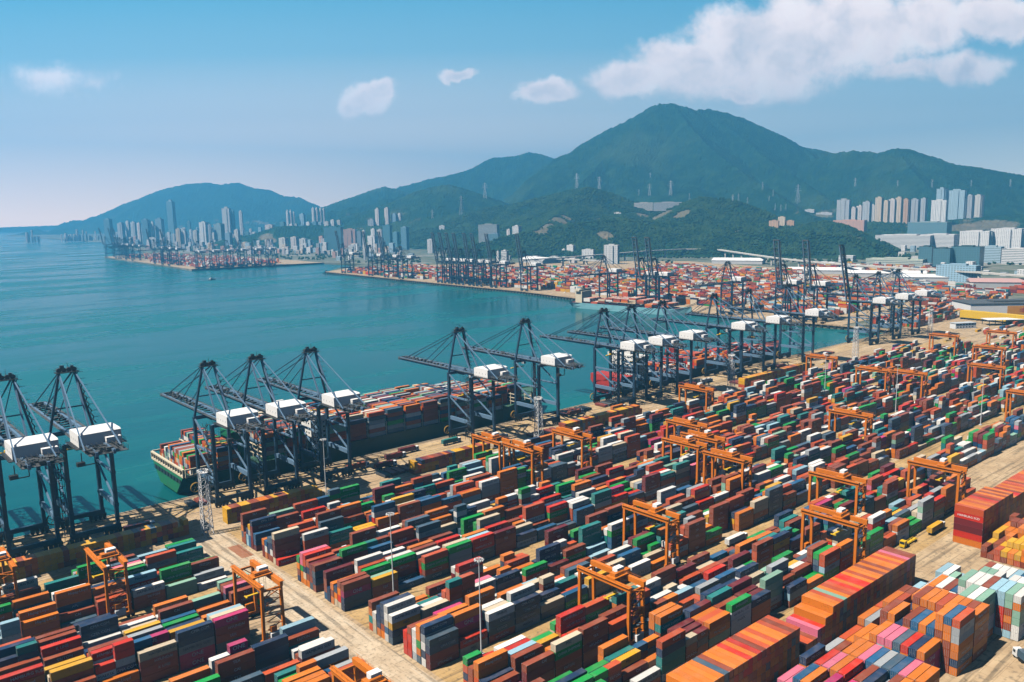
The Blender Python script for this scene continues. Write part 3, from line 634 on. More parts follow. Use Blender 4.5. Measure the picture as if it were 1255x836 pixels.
# ================================================================ ship-to-shore cranes (x along the quay, y to sea)
def lattice_side(m, x, y0, y1, z0, z1): pass
def make_crane(raised=False, detail=True):
    r = empty('quay_crane'); HX, YW, YL, ZT = 9.2, -2.6, -27.6, 45.0
    for sx in (-1, 1):
        for y, mt in ((YW, M_CRANEL), (YL, M_CRANE)):
            m = MB(); m.beam((sx*HX, y, 3.2), (sx*HX, y, ZT), 1.5, 1.9); m.box((sx*HX, y, 14), (1.9, 2.3, 1.6)); m.box((sx*HX, y, 29), (1.8, 2.2, 1.2)); m.build('leg', M_CRANE, r)
        m = MB(); m.beam((sx*HX, YW-.9, 14), (sx*HX, YL+.9, 14), 1.3, 2.4); m.build('portal_beam', M_CRANEL, r)
        m = MB(); m.beam((sx*HX, YW-.9, 29), (sx*HX, YL+.9, 29), .9, 1.1); m.beam((sx*HX, YW-.6, ZT-1), (sx*HX, YL+.8, 29.5), .75, .75); m.beam((sx*HX, YW-.6, 28.5), (sx*HX, YL+.8, 15.4), .75, .75); m.build('side_brace', M_CRANEL, r)
    for y in (YW, YL):
        m = MB(); m.beam((-HX-1.2, y, 4.1), (HX+1.2, y, 4.1), 1.5, 2.0); m.build('sill_beam', M_CRANE, r)
        m = MB(); m.beam((-HX, y, ZT-.6), (HX, y, ZT-.6), 1.3, 1.9); m.build('cross_beam', M_CRANEL, r)
        for sx in (-1, 1):
            m = MB()
            for k in range(4): m.box((sx*(HX-3.0)+k*1.9-2.85+sx*.9, y, 1.7), (1.6, 1.1, 1.5)); m.beam((sx*(HX-3.0)+k*1.9-2.85+sx*.9, y-.4, .5), (sx*(HX-3.0)+k*1.9-2.85+sx*.9, y+.4, .5), 1.0, 1.0, 0, 10)
            m.box((sx*(HX-2.1), y, 2.7), (7.6, 1.3, .6)); m.build('bogie', M_DARK, r)
    m = MB()
    for sx in (-1, 1): m.beam((sx*3.4, 3.5, 45.6), (sx*3.4, -56, 45.6), 1.1, 1.9)
    for k in range(12): m.beam((-3.4, 2-k*5.0, 45.0), (3.4, 2-k*5.0, 45.0), .5, .6)
    m.build('girder', M_CRANEL, r)
    m = MB()
    for sx in (-1, 1): m.box((sx*4.8, -24, 46.4), (1.3, 62, .12)); m.beam((sx*5.4, 6, 47.5), (sx*5.4, -56, 47.5), .07); [m.beam((sx*5.4, 6-k*4, 46.4), (sx*5.4, 6-k*4, 47.5), .06) for k in range(16)]
    m.build('walkway', M_GRATE, r)
    # boom, hinged above the seaward legs
    m = MB(); L = 66
    for sx in (-1, 1):
        m.beam((sx*3.4, 4, 45.6), (sx*3.4, L, 45.8), 1.0, 1.8, 0); m.box((sx*4.7, 35, 46.5), (1.2, 60, .12), 1)
        for k in range(13): m.beam((sx*5.3, 6+k*5, 46.5), (sx*5.3, 6+k*5, 47.6), .07, None, 1)
        m.beam((sx*5.3, 5, 47.6), (sx*5.3, L, 47.6), .08, None, 1)
    for k in range(13): m.beam((-3.4, 6+k*5, 45.3), (3.4, 6+k*5, 45.3), .5, .6, 1); m.beam((-3.4, 6+k*5, 46), (3.4, 11+k*5 if k < 12 else L, 46), .3, .3, 1)
    for k in range(22): m.box((random.uniform(-3, 3), random.uniform(8, L-2), 46.9), (random.uniform(.6,2), random.uniform(.8,2.4), random.uniform(.5,1.3)), 1)
    m.box((0, L, 45.8), (8.6, 1.2, 2.0), 1)
    bo = m.build('boom', [M_CRANEL, M_GRATE], r)
    if raised:
        Rm = Matrix.Translation((0, 4, 45.6)) @ Matrix.Rotation(math.radians(80), 4, 'X') @ Matrix.Translation((0, -4, -45.6)); bo.data.transform(Rm); bpy.data.materials
    # A frame
    AP = 72.0
    m = MB()
    for sx in (-1, 1): m.beam((sx*HX*.98, YW, ZT+.3), (sx*3.2, YW-1, AP), 1.0, 1.2); 
    m.beam((-HX*.62, YW-.4, 56), (HX*.62, YW-.4, 56), .5, .6); m.build('mast_frame', M_CRANE, r)
    m = MB()
    for sx in (-1, 1): m.beam((sx*3.2, YW-1.2, AP), (sx*3.4, -20, 46.6), .75, .8)
    m.build('mast_strut', M_CRANEL, r)
    m = MB(); m.box((0, YW-1.2, AP+.4), (9.6, 4.4, .3))
    for k in range(4): m.beam((-3.2+k*2.1, YW-2.0, AP+1.5), (-3.2+k*2.1, YW-.2, AP+1.5), 2.0, 2.0, 0, 10)
    for sx in (-1, 1): m.beam((sx*4.7, YW-3.3, AP+1.6), (sx*4.7, YW+.9, AP+1.6), .1); m.beam((sx*4.7, YW-3.3, AP+.5), (sx*4.7, YW-3.3, AP+1.6), .1); m.beam((sx*4.7, YW+.9, AP+.5), (sx*4.7, YW+.9, AP+1.6), .1)
    m.beam((-4.8, YW-3.3, AP+1.6), (4.8, YW-3.3, AP+1.6), .1); m.beam((-4.8, YW+.9, AP+1.6), (4.8, YW+.9, AP+1.6), .1); m.beam((.6, YW-1, AP), (.6, YW-1, AP+5), .16); m.box((-1.8, YW-1, AP+2.8), (1.6, 1.6, 1.4)); m.box((2.2, YW-1.6, AP+2.6), (1.2, 1.2, 1.2))
    m.build('mast_head', M_DARK, r)
    if not raised:
        m = MB()
        for sx in (-1, 1): m.beam((sx*3.2, YW-.4, AP+.2), (sx*3.4, 34, 46.8), .38); m.beam((sx*3.0, YW-.4, AP+.6), (sx*3.4, 58, 46.8), .42); m.beam((sx*2.6, YW-.4, AP+.9), (sx*3.4, 57, 46.9), .22)
        m.build('forestay', M_CRANE, r)
    else:
        m = MB()
        for sx in (-1, 1): m.beam((sx*3.2, YW-.4, AP+.2), (sx*3.4, 8.6, 76), .3); m.beam((sx*3.2, YW-.4, AP+.4), (sx*3.4, 12.4, 98), .24)
        m.build('forestay', M_CRANE, r)
    m = MB()
    for sx in (-1, 1): m.beam((sx*3.2, YW-1.6, AP+.2), (sx*7.0, -52, 47.0), .5)
    m.build('backstay', M_CRANEL, r)
    m = MB()                                                               # stair tower climbing the landward leg and the mast
    x0, y0 = -HX-1.9, YL+1.4
    for k in range(11): z0 = 5+k*3.7; m.beam((x0-1, y0-1, z0), (x0-1, y0+1.6, z0+1.8), .5, .14); m.beam((x0, y0+1.6, z0+1.8), (x0, y0-1, z0+3.7), .5, .14); m.box((x0-.5, y0+1.9, z0+1.8), (2.0, .9, .1)); m.box((x0-.5, y0-1.3, z0+3.7), (2.0, .9, .1))
    for dx in (-1.5, .5):
        for dy in (-1.7, 2.3): m.beam((x0+dx, y0+dy, 3), (x0+dx, y0+dy, 46), .16)
    m.build('stairway', M_DARK, r); m = MB()
    for k in range(8): z0 = 47+k*3.1; f = k/8; xx = HX*(1-f)+3.4*f+.9; m.beam((xx, YW-1.6, z0), (xx-.6, YW+1.6, z0+1.5), .5, .12); m.beam((xx-.4, YW+1.6, z0+1.5), (xx-.8, YW-1.6, z0+3.1), .5, .12); m.box((xx+.4, YW-1.9, z0+3.1), (2.2, .8, .1))
    m.build('mast_stairway', M_DARK, r)
    # machinery house
    m = MB(); HW, y1, y2, z1, z2 = 8.5, -27.0, -41.0, 45.9, 51.6
    pr = [(y1, z1), (y1, z2-.5), (y1-1.2, z2), (y2+1.2, z2), (y2, z2-.5), (y2, z1)]; n = len(pr); off = 2.1
    vs = [(-HW+off, y, z) for y, z in pr] + [(HW+off, y, z) for y, z in pr]
    m.add(vs, [tuple(range(n)), tuple(range(2*n-1, n-1, -1))] + [(k, n+k, n+(k+1)%n, (k+1)%n) for k in range(n)])
    hs = m.build('machinery_house', M_WHITE, r)
    m = MB()
    for k in range(3): m.box((-HW+off+4.6+k*5.0, (y1+y2)/2, z2+.02), (.10, 11.5, .06))
    for k in range(4): m.box((-HW+off-.03, y2+2+k*3.2, z1+2.4), (.06, .5, .9))
    m.build('roof_seam', M_WGREY, hs)
    m = MB(); m.box((off+HW*.55, y2-1.4, z1+1.5), (HW*.7, 2.8, 3.0)); m.build('electrical_annex', M_WHITE, r)
    m = MB(); m.box((off, -34, 45.55), (HW*2+3.2, 17, .3)); 
    for sx in (-1, 1): m.beam((off+sx*(HW+1.5), -25.5, 46.8), (off+sx*(HW+1.5), -42, 46.8), .09); [m.beam((off+sx*(HW+1.5), -25.5-k*2.05, 45.6), (off+sx*(HW+1.5), -25.5-k*2.05, 46.8), .08) for k in range(9)]
    m.build('house_deck', M_DARK, r)
    m = MB()                                                               # back reach: grating, winches and sheaves in the open
    m.box((1.5, -49, 45.2), (15, 13, .2))
    for k in range(34): m.box((random.uniform(-5.5, 8.5), random.uniform(-54.5, -43.5), 45.9+random.random()*.5), (random.uniform(.5,2.6), random.uniform(.5,2.6), random.uniform(.4,1.8)), random.choice([0,0,0,1]))
    for k in range(9): m.beam((-6+k*1.9, -42.5, 47.4), (-6+k*1.9, -55.5, 47.4), .1); m.beam((-6, -43+k*-1.5, 46.6), (9, -43+k*-1.5, 46.6), .08)
    for e in (-6, 9):
        for yy in (-43, -49, -55.4): m.beam((e, yy, 45.2), (e, yy, 47.4), .12)
    m.build('winch_platform', [M_GRATE, M_DARK], r)
    m = MB()                                                               # hanging service frames below the back reach
    for e in (-7, -2): m.beam((e, -46, 45), (e, -46, 39.5), .35)
    m.beam((-7, -46, 39.5), (-2, -46, 39.5), .4); m.box((-7.5, -46, 40.3), (3, 2.4, 1.6)); m.build('service_frame', M_DARK, r)
    ty = random.uniform(-12, 8)
    m = MB(); m.box((0, ty, 44.2), (6.2, 6.5, 1.2)); m.box((0, ty+1, 45.2), (4.4, 3.5, 1.0)); tr = m.build('trolley', M_DARK, r)
    m = MB(); m.box((2.4, ty-4.6, 42.3), (2.2, 2.6, 2.6)); m.build('cab', [M_WGREY], r); m = MB(); m.box((2.4, ty-3.27, 42.0), (1.9, .06, 1.6)); m.build('cab_window', M_GLASS, tr)
    zs = random.uniform(26, 40); m = MB()
    for sx in (-1, 1):
        for sy in (-1, 1): m.beam((sx*2.2, ty+sy*1.4, 43.6), (sx*2.2, ty+sy*1.0, zs), .09)
    m.build('hoist_rope', M_ROPE, r); m = MB(); m.box((0, ty, zs-.3), (12.1, 1.3, .5)); m.box((0, ty, zs+.3), (3.4, 1.9, .8)); m.build('spreader', M_YEL, r)
    m = MB(); c = Vector((-HX-2.2, YW+.3, 5.4))                                # cable reel ring by the seaward leg
    ring = [c + Vector((2.6*math.cos(2*math.pi*k/18), .0, 2.6*math.sin(2*math.pi*k/18))) for k in range(19)]; m.tube(ring, .36, 6)
    for k in range(6): m.beam(c, ring[k*3], .16)
    m.build('cable_reel', M_RING, r)
    return r
PROTO = {False: [make_crane(False), make_crane(False), make_crane(False)], True: [make_crane(True)]}
usedp = set(); turn_ = {False: 0, True: 0}
def crane(x, y, rz, s, raised, label, group):
    L_p = PROTO[raised]; p = L_p[turn_[raised] % len(L_p)]; turn_[raised] += 1
    o = copy_tree(p) if p.name in usedp else p; usedp.add(p.name)
    o.location = (x, y, 0); o.rotation_euler = (0,0,rz); o.scale = (s,s,s)
    tag(o, label, 'quay crane', group); return o
NQ = 'quay cranes along the near berth'
for u, s, rs, lab in ((46,1.09,0,'largest navy quay crane cut off at the left frame edge'),(72,1.09,0,'navy quay crane at the left edge, white house half in view'),(98.6,1.09,0,'tall navy quay crane, last of the left group before the ship stern'),
   (168.5,1,0,'navy quay crane over the green ship stern, first of three'),(196,1,0,'navy quay crane over the green ship, middle of three'),(230,1,0,'navy quay crane over the green ship, last of three'),
   (341,1,0,'navy quay crane with lowered boom over the green ship bow half'),(401,1,0,'navy quay crane just past the bow of the green ship'),(484,1,0,'navy quay crane over the red ship stern'),(517,1,0,'navy quay crane over the white deckhouse of the red ship'),
   (556,1,0,'navy quay crane amidships of the red ship, nearer one'),(629,1,0,'navy quay crane amidships of the red ship, farther one'),(683,1,0,'navy quay crane by the forward part of the red ship'),(751,1,0,'navy quay crane at the bow end of the red ship'),
   (888,1,1,'navy quay crane with boom raised upright near the basin corner'),(941,1,0,'navy quay crane between raised boom crane and basin corner'),(989,1,0,'navy quay crane farthest along the near quay')):
    crane(u, 0, 0, s, bool(rs), lab, NQ)
FQ = 'quay cranes across the basin'
def qx(y):
    P = [(0,1003),(200,990),(448,1007),(725,1043),(1000,1050),(1534,1072)]
    for a, b in zip(P[:-1], P[1:]):
        if a[0] <= y <= b[0]: return a[1]+(b[1]-a[1])*(y-a[0])/(b[0]-a[0])
    return P[-1][1]
k = 0
for y, rs, lab in ((1000,1,'far quay crane with raised boom, first from left of the tight cluster'),(974,1,'far quay crane with raised boom, second from left of the tight cluster'),(949,1,'far quay crane with raised boom, third from left of the tight cluster'),(924,1,'far quay crane with raised boom, fourth from left of the tight cluster'),(888,1,'far quay crane with raised boom, fifth from left of the tight cluster'),(862,1,'far quay crane with raised boom, sixth from left of the tight cluster'),(815,1,'far quay crane with raised boom, last of the tight cluster'),
   (722,1,'lone far quay crane with raised boom before white towers'),(492,0,'far quay crane with lowered boom beside the pale blue ship stern'),(404,1,'far quay crane with raised boom over the pale blue ship, left one'),(377,1,'far quay crane with raised boom over the pale blue ship, right one'),(238,0,'far quay crane with lowered boom before orange stacks'),(152,1,'slim far quay crane with upright boom, left of a pair'),(112,1,'slim far quay crane with upright boom, right of a pair'),
   (1440,1,'far quay crane at the pier tip before the dark glass block'),(1300,1,'far quay crane with raised boom, second from the pier tip'),(1225,1,'far quay crane with raised boom, third from the pier tip'),(1160,0,'far quay crane with lowered boom, fourth from the pier tip')):
    crane(qx(y), y, math.pi/2, 1 if y > 170 or rs else 1, bool(rs), lab, FQ)
PQ = 'quay cranes on the hazy peninsula'
for k, (f, rs) in enumerate(((.98,1),(.84,1),(.80,1),(.77,1),(.70,0),(.62,0),(.36,1),(.215,1),(.28,0))):
    y = 1975+f*1067; crane(882+f*56, y, math.radians(87), 1.05, bool(rs), 'hazy peninsula crane with %s boom, %s from the water-end tip' % ('raised' if rs else 'lowered', nth([0,1,2,3,4,5,7,8,6][k]+1)), PQ)
for k, x in enumerate((905,945,985,1025,1066,1108)): crane(x, 1975-(x-882)*.13+40-34, math.radians(-7), 1.05, False, 'hazy peninsula crane facing the viewer, %s from the left corner' % nth(k+1), PQ)

# ================================================================ rubber tyred gantry cranes (y across the block)
def make_rtg():
    r = empty('yard_gantry_crane'); HY, HX = 12.0, 3.9
    for sx in (-1, 1):
        for sy in (-1, 1): m = MB(); m.beam((sx*HX, sy*HY, 2.2), (sx*(HX-.3), sy*HY, 21.2), 1.0, 1.15); m.build('leg', M_ORANGE, r)
        m = MB(); m.beam((sx*(HX-.3), -HY-1.0, 21.9), (sx*(HX-.3), HY+1.0, 21.9), 1.15, 1.9); m.beam((sx*(HX+.5), -HY-.9, 23.6), (sx*(HX+.5), HY+.9, 23.6), .07); [m.beam((sx*(HX+.5), -HY+j*3, 22.7), (sx*(HX+.5), -HY+j*3, 23.6), .06) for j in range(9)]; m.box((sx*(HX+.5), 0, 22.65), (.8, 2*HY+1.6, .08)); m.build('main_girder', M_ORANGE, r)
    for sy in (-1, 1):
        m = MB(); m.beam((-HX-1.2, sy*HY, 2.0), (HX+1.2, sy*HY, 2.0), .8, 1.0); m.build('sill_beam', M_ORANGE, r)
        m = MB(); m.beam((-HX, sy*HY, 20.6), (HX, sy*HY, 20.6), .5, .7); m.beam((-HX+.1, sy*HY, 17), (0, sy*HY, 20.4), .3); m.beam((HX-.1, sy*HY, 17), (0, sy*HY, 20.4), .3); m.build('portal_tie', M_ORANGE, r)
        for sx in (-1, 1):
            w = MB(); w.box((sx*HX, sy*HY, 1.35), (2.6, .7, .5)); b = w.build('wheel_bogie', M_ORANGE, r)
            for dx in (-.85, .85): w = MB(); w.beam((sx*HX+dx, sy*HY-.35, .75), (sx*HX+dx, sy*HY+.35, .75), 1.5, 1.5, 0, 14); w.build('tyre', M_TYRE, b)
    m = MB(); m.box((0, -HY-1.3, 3.7), (3.8, 1.8, 2.4)); m.build('power_pack', M_WHITE, r)
    m = MB(); m.box((-.6, -HY-1.1, 6.3), (2.2, 1.4, 2.0)); m.build('electrical_cabinet', M_ORANGE, r); m = MB(); m.box((1.6, HY+1.0, 4.2), (3.2, 1.4, 3.0)); m.build('cable_cabinet', M_ORANGE, r)
    m = MB()                                                                # zig-zag stairs on the landward legs
    for k in range(6): z0 = 3+k*3.1; m.beam((-2.6, -HY-.9, z0), (2.2, -HY-.9, z0+1.55), .6, .12); m.beam((2.2, -HY-.9, z0+1.55), (-2.6, -HY-.9, z0+3.1), .6, .12); m.box((2.7, -HY-.9, z0+1.55), (1, .9, .1)); m.beam((-2.6, -HY-1.2, z0+.9), (2.2, -HY-1.2, z0+2.45), .07)
    m.build('stairway', M_ORANGE, r)
    y = -3.2
    m = MB(); m.box((0, y, 23.3), (7.4, 4.2, .5)); m.box((-1.8, y, 24.1), (1.6, 2.6, 1.2)); m.beam((-1, y-.6, 24.3), (2.6, y-.6, 24.3), 1.2, 1.2, 0, 10); m.beam((-3.6, y-2, 24.4), (3.6, y-2, 24.4), .08); m.beam((-3.6, y+2, 24.4), (3.6, y+2, 24.4), .08); t_ = m.build('trolley', M_ORANGE, r)
    m = MB(); m.box((1.3, y+.7, 24.7), (3.6, 2.4, 2.2)); m.build('hoist_cover', M_WHITE, t_)
    m = MB(); m.box((-1.6, y-3.2, 19.6), (1.9, 2.1, 2.4)); c_ = m.build('cab', M_WHITE, r); m = MB(); m.box((-2.57, y-3.2, 19.6), (.05, 1.7, 1.5)); m.box((-1.6, y-4.27, 19.7), (1.5, .05, 1.3)); m.build('cab_window', M_GLASS, c_)
    m = MB(); m.beam((-1.6, y-2.4, 20.6), (-1.6, y-2.4, 23.1), .2); [m.beam((sx*1.6, y+sy*.9, 23), (sx*1.6, y+sy*.7, 17.0), .07) for sx in (-1,1) for sy in (-1,1)]; m.build('hoist_rope', M_ROPE, r)
    m = MB(); m.box((0, y, 16.5), (12.1, .9, .35)); m.box((0, y, 16.95), (2.4, 1.8, .7)); m.box((-5.9, y, 16.4), (.35, 2.4, .4)); m.box((5.9, y, 16.4), (.35, 2.4, .4)); m.build('spreader', M_YEL, r)
    return r
rtg0 = make_rtg(); first = True
CEN = {0: (-87,0), 1: (-112.3,1), 2: (-144.5,0), 3: (-169.8,1), 4: (-202,0), 5: (-227.3,1), 6: (-259.5,0), 7: (-284.8,1)}
RT = [(6,213),(5,274),(6,375),(7,325),(7,427),(3,372),(3,389),(2,407),(4,367),(4,499),(2,646),(3,652),(0,670),(1,858),(2,915),(3,813),(4,718),(6,634),(0,493),(0,299),(1,301),(1,340),(1,82),(0,49),(3,118.5),(6,111)]
from collections import defaultdict
per = defaultdict(list)
for b, u in RT: per[b].append(u)
for b, u in RT:
    o = rtg0 if first else copy_tree(rtg0); first = False
    cy, fl = CEN[b]; o.location = (u, cy, 0); o.rotation_euler = (0, 0, 0)
    tag(o, 'orange yard gantry crane, %s from left over the %s container block inland' % (nth(sorted(per[b]).index(u)+1), nth(b+1)), 'gantry crane', 'orange gantry cranes straddling the blocks')

# ================================================================ masts and light towers
def make_tower():
    r = empty('lighting_tower'); m = MB(); H = 31
    w = lambda z: 2.3 - .75*z/H
    for sx in (-1, 1):
        for sy in (-1, 1): m.beam((sx*2.3, sy*2.3, 0), (sx*1.55, sy*1.55, H), .26)
    n = 9
    for k in range(n):
        z0, z1 = k*H/n, (k+1)*H/n; a, b = w(z0), w(z1)
        for (p, q) in (((-1,-1),(1,-1)),((1,-1),(1,1)),((1,1),(-1,1)),((-1,1),(-1,-1))):
            m.beam((p[0]*a, p[1]*a, z0), (q[0]*b, q[1]*b, z1), .13); m.beam((q[0]*a, q[1]*a, z0), (p[0]*b, p[1]*b, z1), .13); m.beam((p[0]*b, p[1]*b, z1), (q[0]*b, q[1]*b, z1), .13)
    m.build('lattice_mast', M_WHITE, r)
    m = MB(); m.box((0,0,H+.1), (4.2,4.2,.2)); [m.beam((a*2,b*2,H+.2),(c*2,d*2,H+1.3),.1) for a,b,c,d in ((-1,-1,-1,-1),(1,-1,1,-1),(1,1,1,1),(-1,1,-1,1))]
    for a in range(4): p = [(-2,-2),(2,-2),(2,2),(-2,2)]; m.beam((*p[a],H+1.3),(*p[(a+1)%4],H+1.3),.1)
    pl = m.build('platform', M_WHITE, r); m = MB()
    for k in range(12): a = 2*math.pi*k/12; m.box((2.3*math.cos(a), 2.3*math.sin(a), H+1.0), (.7,.7,.6), 0, a)
    m.build('floodlight', M_GLOW, r); return r
tw = make_tower(); first = True
for u, y, lab in ((140.8,-60.5,'white lattice light tower at the quay end of the concrete road'),(360.8,-60.5,'white lattice light tower standing behind two orange gantries'),(579,-58,'white lattice light tower with red top, beside red ship'),(791,-56,'white lattice light tower before the open basin water'),(975,-50,'white lattice light tower near the last quay crane'),(1120,-110,'white lattice light tower beside the yellow beam shed')):
    o = tw if first else copy_tree(tw); first = False; o.location = (u, y, 0); tag(o, lab, 'light tower', 'lattice light towers')
def make_mast():
    r = empty('light_mast'); m = MB(); n = 12; H = 35; vs = []
    for z, rr in ((0,.32),(H,.15)): vs += [(rr*math.cos(2*math.pi*k/n), rr*math.sin(2*math.pi*k/n), z) for k in range(n)]
    m.add(vs, [(k,(k+1)%n,n+(k+1)%n,n+k) for k in range(n)] + [tuple(range(n,2*n))]); m.box((0,0,.3),(1.6,1.6,.6)); m.build('pole', M_GALV, r)
    m = MB(); ring = [(1.3*math.cos(2*math.pi*k/16), 1.3*math.sin(2*math.pi*k/16), H+.2) for k in range(17)]; m.tube(ring, .1, 6)
    for k in range(4): m.beam((0,0,H+.2), ring[k*4], .1)
    m.build('head_ring', M_GALV, r); m = MB()
    for k in range(10): a = 2*math.pi*k/10; m.box((1.5*math.cos(a), 1.5*math.sin(a), H-.05), (.55,.42,.4), 0, a)
    m.build('floodlight', M_GLOW, r); return r
ms = make_mast(); first = True
for u, y, lab in ((170.3,-180.6,'tall light pole in the lane before the green containers'),(168.5,-239.3,'tall light pole at the front of the nearest lane'),(205,-61.5,'light pole behind the second mustard container row'),(613,-122,'light pole far along the second truck lane'),(609,-180.6,'light pole far along the third truck lane between gantries'),(611,-238.5,'light pole far along the nearest lane')):
    o = ms if first else copy_tree(ms); first = False; o.location = (u, y, 0); tag(o, lab, 'light pole', 'light poles in the truck lanes')
# ================================================================ ships
def loft(m, secs, mi=0, cap=True):
    n = len(secs[0]); vs = [p for s in secs for p in s]; fs = []
    for i in range(len(secs)-1):
        for k in range(n-1): a = i*n+k; fs.append((a, a+n, a+n+1, a+1))
    if cap: fs += [tuple(range(n)), tuple(range(len(secs)*n-1, (len(secs)-1)*n-1, -1))]
    m.add(vs, fs, mi)
def hull_mesh(L, B, zd, zk, bow, paint, boot, zb):
    """sections along x: stern at 0, bow at L; port/starboard symmetric; lower strakes in the boot colour"""
    m = MB(); xs = [0, L*.04, L*.12, L*.5, L*(1-bow), L*(1-bow*.5), L*(1-bow*.2), L]
    hb = [.86, .96, 1, 1, 1, .74, .38, .03]; hk = [.45, .7, .95, 1, .96, .5, .16, .02]; rise = [0, 0, 0, 0, 0, 1.0, 2.5, 4.0]
    zst = [zk+4.5, zk+2, zk, zk, zk, zk, zk, zk]
    up, lo = [], []
    for x, a, b, r, z0 in zip(xs, hb, hk, rise, zst):
        hw = B/2*a; hk_ = B/2*b; hz = hk_+(hw-hk_)*max(0, min(1, (zb-z0)/(zd-z0)))
        up.append([(x-(zd-zb)*.0, hz, zb), (x, hw, zd+r), (x, -hw, zd+r), (x, -hz, zb)]); lo.append([(x, hk_, z0), (x, hz, zb+.0), (x, -hz, zb+.0), (x, -hk_, z0)])
    ups = [[s[0], s[1]] for s in up]; 
    for sgn in (0, 1):
        vs = []; fs = []
        for s in up: vs += ([s[0], s[1]] if sgn == 0 else [s[2], s[3]])
        for i in range(len(up)-1): fs.append((i*2+1, i*2+3, i*2+2, i*2))
        m.add(vs, fs, 0); vs = []
        for s in lo: vs += ([s[0], s[1]] if sgn == 0 else [s[2], s[3]])
        m.add(vs, fs, 1)
    m.add(up[0], [(0,1,2,3)], 3); m.add(lo[0], [(0,1,2,3)], 3)
    dv = []
    for s in up: dv += [s[1], s[2]]
    m.add([(x, y*.995, z-.9) for x, y, z in dv], [(i*2, i*2+1, i*2+3, i*2+2) for i in range(len(up)-1)], 2)
    return m
M_SGREEN = worn('ship_green_hull', (.012,.17,.075), .35, .15); M_SSIDE = worn('ship_green_side_shaded', (.006,.035,.022), .35, .15); M_SRED = worn('ship_red_hull', (.42,.03,.02), .3, .15); M_SNAVY = worn('ship_dark_hull', (.015,.022,.035), .4, .15); M_SBLUE = worn('ship_pale_blue_hull', (.20,.46,.52), .3, .15); M_DECK = worn('ship_deck_red', (.25,.06,.04), .5, .4); M_DECKG = worn('ship_deck_green', (.05,.13,.09), .5, .4); M_CREAM = worn('ship_cream_paint', (.68,.60,.44), .2, .2); M_SWHITE = worn('ship_white_paint', (.78,.78,.76), .2, .2)  # hull side is the stern green with the shadow painted in
SHIPBOX = []
def cargo(o, bays, rows, tiers, zd, x0, pitch, w, lens=12.19):
    for bay in range(bays):
        base = tiers(bay); 
        for row in range(rows):
            n = max(0, base + random.choice([0,0,0,-1,0,-1])); prev = None
            for k in range(n):
                if k < n-2 and 0 < row < rows-1 and bay > 0: continue
                prev = pick(prev, w); SHIPBOX.append((o.location.x + x0 + bay*pitch + lens/2, o.location.y + (row-(rows-1)/2)*2.52, zd + k*2.62 + 1.3, lens, 2.6, PAL[prev][0]))
gs = empty('container_ship', (155, 36.5, 0)); tag(gs, 'giant green container ship moored below three quay cranes', 'container ship')
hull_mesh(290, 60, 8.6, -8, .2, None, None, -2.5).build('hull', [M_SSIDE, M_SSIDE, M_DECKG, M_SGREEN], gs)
m = MB()
for k in range(9): m.bb(-.35, .1, -22+k*5.0, -18.4+k*5.0, 3.6, 6.0)
m.build('stern_opening', M_SNAVY, gs)
m = MB(); m.bb(-.3, .9, -26.6, 26.6, 8.2, 9.4); m.bb(-.3, .9, -26.6, 26.6, 12.2, 13.0)
for y in range(14): m.bb(-.3, .9, -26.6+y*4.05, -26.0+y*4.05, 9.4, 12.2)
for sy in (-1, 1): m.bb(.9, 17, sy*27.2-.4, sy*27.2+.4, 8.2, 9.4); m.bb(.9, 17, sy*27.2-.4, sy*27.2+.4, 12.2, 13.0); [m.bb(1+k*4, 1.6+k*4, sy*27.2-.4, sy*27.2+.4, 9.4, 12.2) for k in range(5)]
m.build('stern_gallery', M_CREAM, gs)
for bay in range(18):
    x = 19.2+bay*14.3-1.05; m = MB()
    if x > 262: break
    h = 9
    for y in range(9): m.beam((x, -28.5+y*7.1, 8.2), (x, -28.5+y*7.1, 8.2+h), .5)
    for z in (10.9, 13.6, 16.4): m.beam((x, -29, z), (x, 29, z), .9, .25)
    m.build('lashing_bridge', M_CREAM, gs)
m = MB(); m.bb(79.6, 90.6, -26, 26, 8.2, 27); m.bb(80.5, 88, -29.6, 29.6, 27, 30); m.bb(82, 87, -6, 6, 30, 34); ac = m.build('accommodation', M_SWHITE, gs)
m = MB()
for z in (12,15,18,21,24,28): 
    for k in range(16): m.bb(79.54, 79.62, -24+k*3.05, -22.6+k*3.05, z, z+1.1)
for z in (12,15,18,21,24):
    for k in range(4): m.bb(81+k*2.3, 82.2+k*2.3, -26.06, -25.98, z, z+1.1)
m.build('window', M_GLASS, ac)
m = MB(); m.bb(36, 46, -8, 8, 8.2, 24); m.bb(38, 44, -4, 4, 24, 33); m.build('funnel', M_SGREEN, gs)
ws = weights(rust_brown=24, brick_red=7, maroon=8, navy=12, blue=4, green=7, white=8, orange=8, grey=10, cream=7, slate=14, pale_green=5)
cargo(gs, 18, 23, lambda b: 3 if b == 0 else 0 if b in (2, 5) else 6 if b < 13 else 5 if b < 16 else 3, 8.6, 4.8, 14.3, ws) if False else None
for bay in range(18):
    if bay in (2, 5) or 4.8+bay*14.3 > 258: continue
    base = 4 if bay == 0 else 5 if bay == 1 else 6 if bay < 14 else 5
    narrow = 23 if bay > 0 else 20
    if bay > 15: narrow = 15
    for row in range(narrow):
        n = base + random.choice([0,0,0,0,-1]) ; n = n-1 if (bay == 0 and row > 13) else n
        for k in range(n):
            if k < n-2 and 0 < row and bay > 0: continue
            SHIPBOX.append((155+4.8+bay*14.3+6.1, 36.5+(row-(narrow-1)/2)*2.52, 8.7+k*2.68+1.3, 12.19, 2.62, PAL[pick(None, ws)][0]))
rs = empty('container_ship', (518, 27, 0)); tag(rs, 'dark hulled container ship with red stern and sparse cargo', 'container ship')
